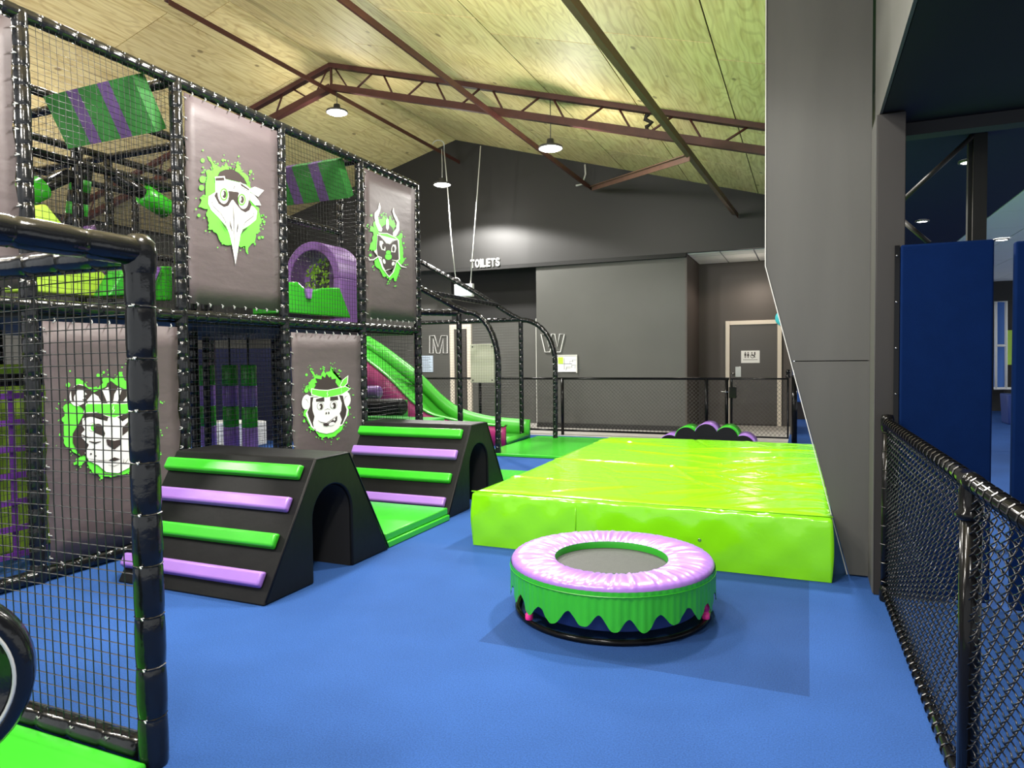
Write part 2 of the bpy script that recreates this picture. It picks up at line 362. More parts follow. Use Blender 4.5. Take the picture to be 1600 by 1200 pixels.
xs = [RX, -5.85, -4.6, -3.35, -2.1, -.85, .4]
for (a, b), j in zip(zip(xs, xs[1:]), (7.0, 5.8, 6.91, 7.3, 6.95, 7.33)): column(a, b, j)
for x_, j in ((1.65, 6), (2.9, 7)): put_sheet(x_-1.25, x_, 3, 5.4)
xl = [RX, -7.79, -8.99, -10.2, -11.4, -12.6, -13.8]
for (a, b), j in zip(zip(xl, xl[1:]), (7.17, 6.78, 8.0, 6.9, 8.1, 7.2)): column(b, a, j)
# back gable above the toilets
mb = MB(); zb = 3.455
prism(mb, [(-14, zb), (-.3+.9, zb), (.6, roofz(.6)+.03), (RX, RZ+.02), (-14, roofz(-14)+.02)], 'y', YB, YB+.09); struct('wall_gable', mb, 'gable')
struct('trim_3', B(-7.6, -2.16, YB+.003, YB+.1, 3.38, 3.454), 'black')['label'] = 'black shadow gap under the gable wall'
struct('wall_back', B(-5.28, -2.19, 13.69, 13.8, 0, 3.39), 'wall')
mb = B(-5.28, -2.16, 13.67, 13.69, 0, .1); struct('baseboard_back', mb, 'black')
struct('trim_4', B(-5.295, -5.28, 13.68, 13.69, 0, 2.3), 'trim')['label'] = 'thin pale corner bead on the wall'
struct('wall_recess_side', B(-2.19, -2.155, 13.69, 15.32, 0, 3.45), 'wallb')
struct('wall_recess', B(-2.19, -.27, 15.3, 15.4, 0, 3.6), 'wallb')
struct('trim_7', B(-.29, -.27, 13.7, 15.3, 0, 3.4), 'wallb')['label'] = 'side of the accessible toilet recess'
struct('wall_toilet', B(-14, -5.2, 14.5, 14.6, 0, 3.6), 'wall')
struct('trim_5', B(-7.73, -5.2, 14.49, 14.499, 2.29, 3.6), 'black')['label'] = 'dark opening band over the toilet wall'
struct('trim_6', B(-5.3, -5.28, 13.8, 14.5, 0, 3.45), 'wall')['label'] = 'return of the toilet wall'
struct('wall_left', B(-14.1, -14, -3, 15, 0, 4.6), 'wall')
# recess ceiling tiles
rc = struct('ceiling_recess', B(-2.16, .3, YB+.1, 15.3, 3.45, 3.5), 'ink')
for i in range(4):
    for j in range(3):
        x0 = -2.15+i*.61; y0 = 13.71+j*.61-.2
        if x0 > .2: continue
        obj('ceiling_tile', B(x0+.012, min(x0+.598, .3), max(y0+.012, 13.7), min(y0+.598, 15.29), 3.435, 3.449), 'tile', rc)
# accessible toilet door
def ledge(mb, x0, x1, y, z0, z1, w, t):  # door frame of three boards
    box(mb, x0, x0+w, y-t, y, z0, z1); box(mb, x1-w, x1, y-t, y, z0, z1); box(mb, x0+w, x1-w, y-t, y, z1-w, z1); return mb
dr = struct('door_1', B(-1.5, -.58, 15.265, 15.299, .03, 2.13), 'door')
o = obj('door_frame', ledge(MB(), -1.6, -.49, 15.3, .002, 2.2, .085, .07), 'cream', dr, bevel=.006)
mb = MB(); p = ony(1158, 548, 15.26); q = ony(1187, 567, 15.26); box(mb, p.x, q.x, 15.256, 15.264, q.z, p.z)
sg = obj('door_sign', mb, 'white', dr)
mb = MB()
def figure(mb, cx, cz, s, skirt):
    lathe(mb, (cx, 15.2545, cz+s*.42), [(0.001, 0), (s*.1, 0)], 10, 'y')
    if skirt: prism(mb, [(cx-s*.07, cz+s*.28), (cx+s*.07, cz+s*.28), (cx+s*.2, cz-s*.12), (cx-s*.2, cz-s*.12)], 'y', 15.2535, 15.2555)
    else: box(mb, cx-s*.14, cx+s*.14, 15.2535, 15.2555, cz-s*.1, cz+s*.28)
    box(mb, cx-s*.1, cx-s*.02, 15.2535, 15.2555, cz-s*.45, cz); box(mb, cx+s*.02, cx+s*.1, 15.2535, 15.2555, cz-s*.45, cz)
m_x = (p.x+q.x)/2; m_z = (p.z+q.z)/2
figure(mb, m_x-.1, m_z+.035, .13, False); figure(mb, m_x-.045, m_z+.035, .13, True)
lathe(mb, (m_x+.04, 15.2545, m_z+.01), [(.028, 0), (.04, 0)], 16, 'y'); lathe(mb, (m_x+.03, 15.2545, m_z+.085), [(.001, 0), (.013, 0)], 10, 'y')
prism(mb, [(m_x+.022, m_z+.07), (m_x+.038, m_z+.07), (m_x+.042, m_z+.035), (m_x+.085, m_z+.03), (m_x+.1, m_z-.02), (m_x+.085, m_z-.02), (m_x+.07, m_z+.015), (m_x+.028, m_z+.018)], 'y', 15.2535, 15.2555)
box(mb, m_x+.075, m_x+.1, 15.2535, 15.2555, m_z+.03, m_z+.1)
for k in range(9): box(mb, m_x-.14+k*.032, m_x-.118+k*.032, 15.2535, 15.2555, m_z-.068, m_z-.055)
obj('pictogram', mb, 'pdark', dr)
mb = MB(); p = ony(1149, 573, 15.26); q = ony(1158, 589, 15.26); box(mb, p.x, q.x, 15.25, 15.265, q.z, p.z); obj('lock_plate', mb, 'steel', dr, bevel=.003)
lathe(MB_ := MB(), (ony(1145, 584, 15.2).x, 15.2, ony(1145, 584, 15.2).z), [(.001, 0), (.022, .0), (.027, .02), (.02, .045), (.01, .065)], 16, 'y'); obj('door_knob', MB_, 'steel', dr)
# teal round sign beside the door
mb = MB(); c = ony(1224, 497, 15.2); lathe(mb, c, [(.001, 0), (.15, 0), (.16, .01), (.16, .03), (.001, .03)], 32, 'y')
setp(obj('round_sign', mb, 'teal', origin=tuple(c)), 'teal round wall sign at the top right corner of the accessible toilet door', 'sign')
# men's door frame and blank doorway
dr2 = struct('door_2', B(-7.64, -7.34, 14.44, 14.499, .01, 2.2), 'door')
obj('door_frame', ledge(MB(), -7.76, -7.2, 14.5, .001, 2.27, .11, .08), 'cream', dr2, bevel=.006)
# right side: wall past the pillar, padded blue wall
struct('wall_right', B(.6, .7, 5.2, YB+.1, 3.3, 5.2), 'gable')
setp(obj('wall_padding', B(-.26, 1.2, 17.0, 17.12, .4, 1.6), 'bluepad', bevel=.02, origin=(0, 17, .4)), 'bright blue padding on the far wall between toilet recess and pillar', 'padding')
struct('wall_far_side', B(-.27, 1.6, 17.12, 17.2, 0, 3.4), 'wallb')
# pillar: slanted grey board with steel column
pl = struct('wall_fin', prism(MB(), [(-.263, 2.06), (.37, 2.06), (.37, 4.26), (-.263, 4.3)], 'y', 5.0, 5.1), 'pillar')
obj('board', prism(MB(), [(-.103, 1.418), (.37, 1.418), (.37, 2.06), (-.263, 2.06)], 'y', 5.0, 5.1), 'pillar', pl)
obj('board', prism(MB(), [(.256, .012), (.37, .012), (.37, 1.412), (-.101, 1.412)], 'y', 5.0, 5.1), 'pillar', pl)
obj('backing', B(-.08, .36, 5.05, 5.09, 1.40, 1.43), 'black', pl)
obj('edge_bead', bar(bar(MB(), (-.266, 4.997, 2.06), (-.266, 4.997, 4.3), .006, .012, (0, 1, 0)), (-.266, 4.997, 2.06), (.245, 4.997, .012), .006, .012, (0, 1, 0)), 'trim', pl)
mb = MB(); box(mb, .372, .522, 4.66, 4.98, .0, 2.87)
cl = struct('column', mb, 'pillarb', bevel=.004)
obj('side_board', B(.366, .3715, 4.66, 4.99, .01, 2.868), 'pillar', cl)
cl['label'] = 'dark brown steel column beside the slanted grey board'
# mezzanine
struct('ceiling_mezzanine', B(.405, 6, -2, 4.99, 2.88, 3.05), 'soffit')
struct('trim_8', B(.385, .4, -2, 4.98, 2.875, 4.2), 'pillar')['label'] = 'grey side board of the mezzanine edge'
struct('trim_9', B(.53, 6, 4.93, 5.05, 2.80, 2.876), 'black')['label'] = 'black beam on the edge of the mezzanine'
nc = struct('ceiling_far', B(.5, 1.93, 5.1, 13, 3.05, 3.1), 'navyc')
for q in ((1513, 252), (1441, 345)):
    c = onz(q[0], q[1], 3.045); mb = MB(); lathe(mb, c, [(.075, .004), (.075, -.012), (.055, -.014)], 20); o = thing('downlight', 'round recessed downlight in the navy ceiling, ' + ('nearer the steel post' if q[0] > 1500 else 'lower one nearer the brown column'), 'light', tuple(c), 'downlights in the navy ceiling')
    obj('bezel', mb, 'lampbody', o); mb = MB(); lathe(mb, c, [(.055, -.01), (.001, -.012)], 20); obj('lens', mb, 'lamp', o)
tc2 = struct('ceiling_right', B(1.93, 8, 5.1, 21, 3.06, 3.1), 'ink')
for i in range(9):
    for j in range(12):
        x0 = 1.94+i*.6; y0 = 7.0+j*1.2
        obj('ceiling_tile', B(x0+.006, x0+.594, y0+.006, y0+1.194, 3.05, 3.059), 'tile', tc2)
c = onz(1565, 374, 3.04); o = thing('downlight', 'round bright downlight in the pale tiled ceiling of the far room', 'light', tuple(c))
mb = MB(); lathe(mb, c, [(.09, .004), (.09, -.012), (.07, -.014)], 20); obj('bezel', mb, 'lampbody', o); mb = MB(); lathe(mb, c, [(.07, -.01), (.001, -.012)], 20); obj('lens', mb, 'lamp', o)
spot(2.4, 8, 2.9, 70, 160); spot(3.6, 14, 2.9, 160, 160)
# steel post and braces behind the blue panels
ps = thing('steel_post', 'dark brown steel post standing behind the blue padded panels', 'post', (1.14, 6.05, 0))
obj('shaft', B(1.1, 1.19, 6.0, 6.1, 0, 3.05), 'pillarb', ps, bevel=.003); obj('flange', B(1.075, 1.099, 6.02, 6.08, 0, 3.05), 'black', ps)
obj('brace', tube(MB(), [ony(1412, 312, 6.0), ony(1520, 212, 6.0)], .018, 8), 'pillarb', ps); obj('brace', tube(MB(), [ony(1412, 346, 6.0), ony(1452, 380, 6.0)], .018, 8), 'pillarb', ps)
# blue padded panels
def pad_panel(x0, x1, y, z1, label, angle):
    t = thing('padded_panel', label, 'panel', ((x0+x1)/2, y, 0), 'navy padded wall panels')
    obj('pad', B(x0, x1, y, y+.055, .03, z1), 'navy', t, bevel=.012, seg=3)
    if angle:
        obj('angle_iron', B(x0-.03, x0-.004, y+.012, y+.03, .03, z1), 'black_metal', t)
        mb = MB()
        for k in range(8): lathe(mb, (x0-.02, y+.001, z1-.06-k*.27), [(.001, 0), (.005, 0), (.005, .004)], 8, 'y')
        obj('screws', mb, 'steel', t, kind='stuff')
    return t
pad_panel(.497, .955, 4.62, 2.09, 'navy blue padded panel beside the brown column, with a screwed black edge strip', True)
pad_panel(1.035, 1.6, 4.55, 2.06, 'navy blue padded panel cut by the right edge of the picture', False)
# far room seen in the slot between the panels
struct('wall_far', B(1.6, 9, 20.9, 21, 0, 3.05), 'gable')
struct('trim_10', B(3.0, 8, 18.3, 18.5, 2.62, 3.05), 'black')['label'] = 'dark bulkhead of the far room'
t = thing('play_booth', 'far booth with white tube frame, lime panel and blue mesh', 'booth', (4.6, 19.2, 0))
mb = MB()
for a, b in (((1556, 395), (1556, 607)), ((1572, 395), (1572, 607)), ((1556, 470), (1572, 470)), ((1556, 540), (1572, 540)), ((1553, 607), (1590, 607))):
    tube(mb, [ony(*a, 19.2), ony(*b, 19.2)], .03, 8)
obj('tube_frame', mb, 'white', t)
p = ony(1571, 516, 19.6); q = ony(1600, 570, 19.6); obj('lime_panel', B(p.x, q.x+.6, 19.6, 19.7, q.z, p.z), 'limem', t)
p = ony(1555, 470, 19.5); q = ony(1571, 606, 19.5); obj('blue_screen', B(p.x, q.x, 19.5, 19.55, q.z, p.z), 'bluepad', t)
p = ony(1571, 570, 19.6); obj('base_panel', B(p.x, p.x+1.4, 19.58, 19.7, .4, p.z), 'black', t)
t = thing('bench', 'royal blue padded block bench with white cushion in the far room', 'bench', (4.15, 17.2, 0))
obj('block', prism(MB(), [(3.78, .0), (4.9, .0), (4.9, .62), (3.74, .62)], 'y', 16.9, 17.5), 'benchblue', t, bevel=.02); obj('cushion', B(3.95, 4.9, 16.95, 17.45, .62, .68), 'white', t, bevel=.02)
# ------------------------------------------------------------------ lettering on the walls
def text_mb(txt, size, extr, sx=1, off=0):
    c = bpy.data.curves.new('lettering', 'FONT'); c.body = txt; c.size = size; c.extrude = extr; c.offset = off; c.align_x = 'CENTER'
    o = bpy.data.objects.new('lettering', c); COL.objects.link(o); bpy.context.view_layer.update()
    me = bpy.data.meshes.new_from_object(o.evaluated_get(bpy.context.evaluated_depsgraph_get())); bpy.data.objects.remove(o)
    for v in me.vertices: v.co.x *= sx
    mb = MB(); mb.add([v.co.copy() for v in me.vertices], [tuple(p.vertices) for p in me.polygons]); return mb
c0 = ony(757, 410.5, 13.55); wid = ony(781, 410, 13.55).x - ony(734, 410, 13.55).x
xs_ = -wid/2; n_ = 'TOILETS'; ws = [1, 1.05, .5, .85, .95, 1, 1]; tot = sum(ws); x_ = c0.x-wid/2
sg = thing('toilets_sign', 'white raised capital letters TOILETS on the dark gable wall', 'sign', tuple(c0))
for ch, w_ in zip(n_, ws):
    m_ = text_mb(ch, .235, .012, 1, .0065); w = wid*w_/tot
    xx = [v[0] for v in m_.v]; k = (w*.8)/(max(xx)-min(xx)); k = min(k, .95) if ch != 'I' else 1.0
    zz = [v[1] for v in m_.v]; cx_ = (max(xx)+min(xx))/2; cz_ = (max(zz)+min(zz))/2
    m2 = MB(); m2.add([((v[0]-cx_)*k+x_+w/2, 13.58-v[2], (v[1]-cz_)+c0.z) for v in m_.v], m_.f); x_ += w
    obj('letter', m2, 'white', sg)
def outline_letter(name, label, pts, Y):
    t = thing(name, label, 'letter', tuple(ony(*pts[0], Y)))
    obj('outline_strip', tube(MB(), [ony(x, y, Y-.012) for x, y in pts], .011, 4, closed=True), 'white', t)
L = lambda o, s, pp: [(o[0]+x/s, o[1]+y/s) for x, y in pp]
outline_letter('door_letter', 'large letter M drawn in white outline on the charcoal wall', L((640, 500), 12, [(375, 295), (468, 295), (535, 510), (592, 295), (705, 295), (705, 622), (630, 622), (630, 350), (568, 622), (505, 622), (442, 350), (442, 622), (375, 622)]), 14.49)
outline_letter('door_letter', 'large letter W drawn in white outline behind the curved black arch', L((560, 380), 3.4286, [(978, 487), (1006, 487), (1020, 555), (1034, 487), (1052, 487), (1066, 555), (1078, 487), (1104, 487), (1082, 583), (1054, 583), (1041, 520), (1026, 583), (1000, 583)]), 13.68)
def notice(name, label, a, b, Y, m, lines, fr=None):
    p = ony(*a, Y); q = ony(*b, Y); t = thing(name, label, 'notice', (p.x, Y, q.z))
    obj('sheet', B(p.x, q.x, Y-.012, Y-.003, q.z, p.z), m, t); mb = MB()
    for k in range(lines):
        z = p.z-(p.z-q.z)*(k+1)/(lines+1); box(mb, p.x+.04, q.x-.04-.12*random.random(), Y-.014, Y-.0125, z-.006, z+.004)
    obj('printed_lines', mb, 'ink', t, kind='stuff')
    if fr: obj('frame', ledge(MB(), p.x-.02, q.x+.02, Y-.002, q.z-.02, p.z+.02, .025, .018), fr, t)
    return t, p, q
notice('notice', 'pale blue printed notice on the wall below the letter M', (655, 556), (677, 581), 14.49, 'paper', 9)
t, p, q = notice('notice', 'white framed floor plan on the wall below the letter W', (871, 556), (901, 581), 13.68, 'white', 1, 'trim')
mb = MB(); cx_ = p.x+.6*(q.x-p.x); box(mb, cx_-.1, cx_-.09, 13.665, 13.667, q.z+.05, p.z-.05)
for i in range(7):
    a = random.uniform(0, .25); z = random.uniform(q.z+.06, p.z-.08); box(mb, cx_+a-.08, cx_+a+.02, 13.665, 13.667, z, z+.006); box(mb, cx_+a-.08, cx_+a-.074, 13.665, 13.667, z-.05, z)
obj('plan_drawing', mb, 'ink', t, kind='stuff'); obj('green_patch', B(p.x+.02, p.x+.13, 13.665, 13.667, (p.z+q.z)/2, p.z-.03), 'limem', t)
# ------------------------------------------------------------------ roof truss, ties, hanging lamps
YT = 9.3
tr = thing('roof_truss', 'red oxide steel lattice truss spanning under the plywood ceiling', 'truss', (RX, YT, 5.8))
def top(x): return Vector((x, YT, roofz(x)-.035))
def bot(x): return Vector((x, YT, (5.83-(x-RX)*.281) if x > RX else 5.83-(RX-x)*.262))
for s, xe in ((1, .35), (-1, -13.5)):
    obj('top_chord', bar(MB(), top(RX), top(xe), .10, .075), 'redsteel', tr, bevel=.004)
    obj('bottom_chord', bar(bar(MB(), bot(RX), bot(xe), .12, .014), bot(RX)+Vector((0, -.05, .035)), bot(xe)+Vector((0, -.05, .035)), .014, .10), 'redsteel', tr)
    n = 15 if s > 0 else 13; dx = .62
    for i in range(9):
        xa = RX+s*(.40+i*.935)
        if s > 0 and xa > -.8: break
        obj('web_bar', tube(MB(), [bot(xa), top(xa+s*.42)], .016, 6), 'redsteel', tr)
        obj('web_bar', tube(MB(), [top(xa+s*.58), bot(xa+s*.80)], .016, 6), 'redsteel', tr)
obj('king_post', bar(MB(), bot(RX), top(RX), .03, .03, (0, 1, 0)), 'redsteel', tr)
for s in (-1, 1): obj('web_bar', tube(MB(), [top(RX+s*.05), bot(RX+s*.38)], .013, 6), 'redsteel', tr)
obj('cable_wrap', tube(MB(), [bot(-2.0+.02*i % .05)+Vector((.04*math.sin(i*2), .06, .05*i)) for i in range(10)], .03, 6), 'pillarb', tr)
for nm, lb, a, b, (w, h) in (('tie_beam', 'red steel tie beam running to the gable on the ridge line', bot(-7.15)-Vector((0, 2.9, 0)), (-6.99, 13.5, 5.75), (.085, .07)),
    ('tie_beam', 'red steel tie beam in the middle of the slope, crossing the truss', (-4.75, 3.5, 5.20), (-4.1, 13.5, 4.86), (.11, .08)),
    ('tie_beam', 'red steel tie beam nearest the grey pillar', (-1.50, 3.2, 4.12), (-1.26, 13.56, 4.06), (.11, .09))):
    a = Vector(a); b = Vector(b)
    if lb.startswith('red steel tie beam running'): a = ony(260, 0, 6.2); a = Vector((a.x, a.y, a.z)); b = ony(716, 252, 13.55)
    if 'middle' in lb: mdp = ony(775, 182, 9.3); b = ony(920, 292, 13.3); a = mdp+(mdp-b)*1.55
    if 'nearest' in lb: mdp = ony(1078, 243, 9.3); b = ony(1149, 335, 13.55); a = mdp+(mdp-b)*1.5
    o = thing(nm, lb, 'beam', tuple(a), 'red steel tie beams under the ceiling')
    sm_ = 'dusty' if 'nearest' in lb else 'redsteel'; obj('flange', bar(MB(), a, b, w, .01), sm_, o); obj('web', bar(MB(), a+Vector((w/2-.006, 0, -.03)), b+Vector((w/2-.006, 0, -.03)), .01, h), sm_, o)
a = ony(924, 292, 13.3); b = ony(1075, 243, 9.36); o = thing('brace_beam', 'short red steel diagonal brace from the gable up to the truss', 'beam', tuple(a))
obj('flange', bar(MB(), a, b, .12, .012), 'dusty', o); obj('web', bar(MB(), a+Vector((.03, -.04, -.04)), b+Vector((.03, -.04, -.04)), .012, .09), 'dusty', o)
obj('white_conduit', tube(MB(), [ony(914, 257, 13.4), ony(915, 272, 13.4), ony(910, 288, 13.4), ony(900, 290, 13.3)], .018, 8), 'rope', o)
labs = ['glowing high bay lamp hanging from the truss under the roof ridge', 'glowing high bay lamp hanging from the truss above the slide', 'glowing high bay lamp hanging low in front of the dark gable wall']
tops = [(-7.0, 9.3, 5.8), (-3.35, 9.3, 5.12), (-6.57, 12.0, 5.55)]
for (x, y, z), lb, tp in zip(HB, labs, tops):
    z += .06
    o = thing('pendant_lamp', lb, 'lamp', (x, y, z), 'high bay lamps')
    mb = MB(); lathe(mb, (x, y, z), [(.01, .13), (.05, .12), (.06, .05), (.17, .02), (.175, -.01), (.16, -.012)], 28); obj('housing', mb, 'lampbody', o)
    mb = MB(); lathe(mb, (x, y, z), [(.16, -.012), (.12, -.03), (.001, -.035)], 28); obj('lens', mb, 'lamp', o)
    obj('hanging_cable', tube(MB(), [(x, y, z+.12), (x+.005, y, (z+tp[2])/2), tp], .006, 6), 'rope' if y > 11 else 'lampbody', o)
# hanging white box sign with two ropes and conduit
p = ony(711, 445, 12.5); q = ony(739, 463, 12.5)
o = thing('hanging_box_sign', 'small white box sign hung on two white ropes before the toilet opening', 'sign', ((p.x+q.x)/2, 12.5, q.z))
obj('box', B(p.x, q.x, 12.46, 12.56, q.z, p.z), 'white', o, bevel=.006); obj('face', B(p.x+.015, q.x-.015, 12.45, 12.459, q.z+.015, p.z-.015), 'paper', o)
for pts in ([(694, 236), (699, 290), (705, 370), (713, 445)], [(751, 228), (746, 300), (740, 380), (735, 445)]):
    obj('rope', tube(MB(), [ony(x, y, 12.5) for x, y in pts], .011, 6), 'rope', o)
obj('rope_loop', tube(MB(), [ony(676+9*(1-math.cos(t/8*PI)), 226-7*math.sin(t/8*PI), 12.4) for t in range(9)]+[ony(694, 236, 12.5)], .009, 6), 'rope', o)
obj('rope_loop', tube(MB(), [ony(713+6*math.cos(t/6*PI), 440-6*math.sin(t/6*PI), 12.49) for t in range(7)], .008, 6), 'rope', o)
# ------------------------------------------------------------------ play frame
pf = thing('play_structure', 'two storey soft play frame of black padded tubes, nets and dark banners', 'play frame', (XF, 5, 0))
YS = [1.735, 2.93, 4.125, 5.325, 6.6, 7.83]
H1, H2 = 1.835, 3.71
tmb = MB()
def post(x, y, z0, z1, tie=True, parent=pf, r=.05, out=Vector((1, 0, 0))):
    obj('post', padded(MB(), (x, y, z0), (x, y, z1), r), 'vinyl', parent)
    if tie: ties(tmb, (x, y, z0), (x, y, z1), r, out=out)
def rail(a, b, tie=True, parent=pf, r=.046, out=Vector((1, 0, .6))):
    obj('rail', padded(MB(), a, b, r), 'vinyl', parent)
    if tie: ties(tmb, a, b, r, out=out)
for y in YS: post(XF, y, .0, H2+.03)
for z in (.05, H1, H2):
    for a, b in zip(YS, YS[1:]):
        if z == .05 and a > 6: continue
        rail((XF, a, z), (XF, b, z))
for x in (-5.88, -7.08, -8.28):
    for y in YS[1:]: post(x, y, .0, H2, False, r=.045)
    for a, b in zip(YS[1:], YS[2:]):
        for z in (H1, H2) + ((3.2,) if x == -5.88 else (2.7,)): rail((x, a, z), (x, b, z), False, r=.04)
for y in YS[1:]:
    for a, b in ((XF, -5.88), (-5.88, -7.08), (-7.08, -8.28)):
        for z in (H1, H2): rail((a, y, z), (b, y, z), False, r=.04)
obj('deck', B(-8.2, XF-.05, 2.98, 7.8, H1-.06, H1+.04), 'foamblack', pf)
for x, y in [(XF, YS[5])]: pass
# netting of the frame
def fnet(P0, U, V, lu, lv, m='cord', seed=0, parent=pf, cell=.045, r=.0018, sag=0):
    return obj('netting', net(MB(), P0, U, V, lu, lv, cell, r, sag, seed), m, parent, fix=False, kind='stuff')
for (a, b, z0, z1) in ((1, 2, H1, H2), (3, 4, H1, H2), (2, 3, .05, H1), (4, 5, .05, H1), (0, 1, .05, H1)):
    fnet((XF+.03, YS[a]+.04, z0+.04), (0, 1, 0), (0, 0, 1), YS[b]-YS[a]-.08, z1-z0-.08, seed=a)
for y0, y1 in ((2.93, 5.325), (5.325, 7.83)):
    fnet((-8.3, y0, H1), (0, 1, 0), (0, 0, 1), y1-y0, 1.87, seed=11, cell=.06)
    fnet((-5.9, y0, .05), (0, 1, 0), (0, 0, 1), y1-y0, 1.75, seed=12, cell=.05) if y0 > 5 else None
for y in (4.125, 5.325, 7.83): fnet((-8.28, y, H1), (1, 0, 0), (0, 0, 1), 3.5, 1.87, seed=int(y), cell=.055)
fnet((-8.28, 7.83, .05), (1, 0, 0), (0, 0, 1), 3.5, 1.75, seed=17, cell=.05)
# banners
def banner(a, b, z0, z1, lab):
    y0, y1 = YS[a]+.065, YS[b]-.065; m_ = MB(); N = 10
    vs = []; fs = []
    for i in range(N+1):
        for j in range(N+1):
            u = i/N; v = j/N; e = .008*math.sin(v*PI*6)*(1-4*u*(1-u)) + .006*math.sin(u*PI*8)*(abs(2*v-1)**4)
            vs.append((XF+.02+.004*math.sin(u*5+v*9), y0+(y1-y0)*u+(.012*math.sin(v*PI*9) if i in (0, N) else 0), z0+(z1-z0)*v))
    for i in range(N):
        for j in range(N): k = i*(N+1)+j; fs.append((k, k+1, k+N+2, k+N+1))
    m_.add(vs, fs, True)
    o = obj('banner', m_, 'banner', pf); o['label'] = lab
    md = o.modifiers.new('thickness', 'SOLIDIFY'); md.thickness = .002; md.offset = -1
    e = MB()
    for k in range(11):
        z = z0+.05+(z1-z0-.1)*k/10
        for y, s in ((y0+.01, -1), (y1-.01, 1)):
            tube(e, [(XF+.03, y, z-.008), (XF+.045, y+s*.012, z), (XF+.03, y+s*.03, z+.006), (XF+.02, y+s*.012, z+.012)], .0045, 5)
    for k in range(8):
        y = y0+.07+(y1-y0-.14)*k/7
        for z, s in ((z0+.01, -1), (z1-.01, 1)):
            tube(e, [(XF+.03, y-.008, z), (XF+.045, y, z+s*.012), (XF+.03, y+.006, z+s*.03), (XF+.02, y+.012, z+s*.012)], .0045, 5)
    obj('eyelet_ties', e, 'tie', o, kind='stuff', fix=False)
    return o
b_tiger = banner(1, 2, .1, H1-.1, 'brown grey banner printed with a tiger face, lower row')
b_bird = banner(2, 3, H1+.1, H2-.07, 'brown grey banner printed with a long beaked bird head, upper row')
b_monk = banner(3, 4, .1, H1-.1, 'brown grey banner printed with a monkey face, lower row')
b_drag = banner(4, 5, H1+.1, H2-.07, 'brown grey banner printed with a horned dragon head, upper row')
banner(0, 1, H1+.1, H2-.07, 'plain brown grey banner at the left edge, upper row')
# flat prints
def ell(cx, cy, rx, ry, n=14, rot=0): return [(cx+rx*math.cos(t)*math.cos(rot)-ry*math.sin(t)*math.sin(rot), cy+rx*math.cos(t)*math.sin(rot)+ry*math.sin(t)*math.cos(rot)) for t in [2*PI*k/n for k in range(n)]]
def stroke(pts, w):
    L1 = []; L2 = []
    for i, p in enumerate(pts):
        a = pts[max(i-1, 0)]; b = pts[min(i+1, len(pts)-1)]; dx, dy = b[0]-a[0], b[1]-a[1]; l = math.hypot(dx, dy) or 1
        ww = w*(.35 if i in (0, len(pts)-1) else 1); L1.append((p[0]-dy/l*ww, p[1]+dx/l*ww)); L2.append((p[0]+dy/l*ww, p[1]-dx/l*ww))
    return L1+L2[::-1]
def rough(pts, amp, rnd):
    out = []
    for i, p in enumerate(pts):
        q = pts[(i+1) % len(pts)]; out.append(p)
        for t in (.33, .66): out.append((p[0]+(q[0]-p[0])*t+rnd.uniform(-amp, amp), p[1]+(q[1]-p[1])*t+rnd.uniform(-amp, amp)))
    return out
G_, W_, D_, L_ = 0, 1, 2, 3
def emblem(ban, o, s, shapes, splash, dots):
    m_ = MB(); rnd = random.Random(len(shapes)); lay = [0]
    def poly(pts, c):
        lay[0] += 1; m_.cur = c; X = XF+.0275+lay[0]*.00025
        P3 = [onx(o[0]+x/s, o[1]+y/s, X) for x, y in pts]
        m_.add([(X, p.y, p.z) for p in P3], [tuple(range(len(P3)))])
    poly(rough(splash, 9, rnd), G_)
    xs = [p[0] for p in splash]; ys = [p[1] for p in splash]; cx, cy = sum(xs)/len(xs), sum(ys)/len(ys)
    for c in dots: poly(ell(c[0], c[1], c[2], c[2]*1.1, 10), G_)
    lay0 = lay[0]
    for k in range(85):
        p = splash[rnd.randrange(len(splash))]; t = 1+rnd.random()**1.5*.17; r = rnd.uniform(2.5, 9)
        x = cx+(p[0]-cx)*t+rnd.uniform(-25, 25); y = cy+(p[1]-cy)*t+rnd.uniform(-25, 25); lay[0] = lay0; poly(ell(x, y, r, r, 7), G_)
    lay[0] = lay0+1
    for c, pts in shapes: poly(pts, c)
    obj('printed_emblem', m_, ['pgreen', 'pwhite', 'pdark', 'pgrey'], ban, fix=False)
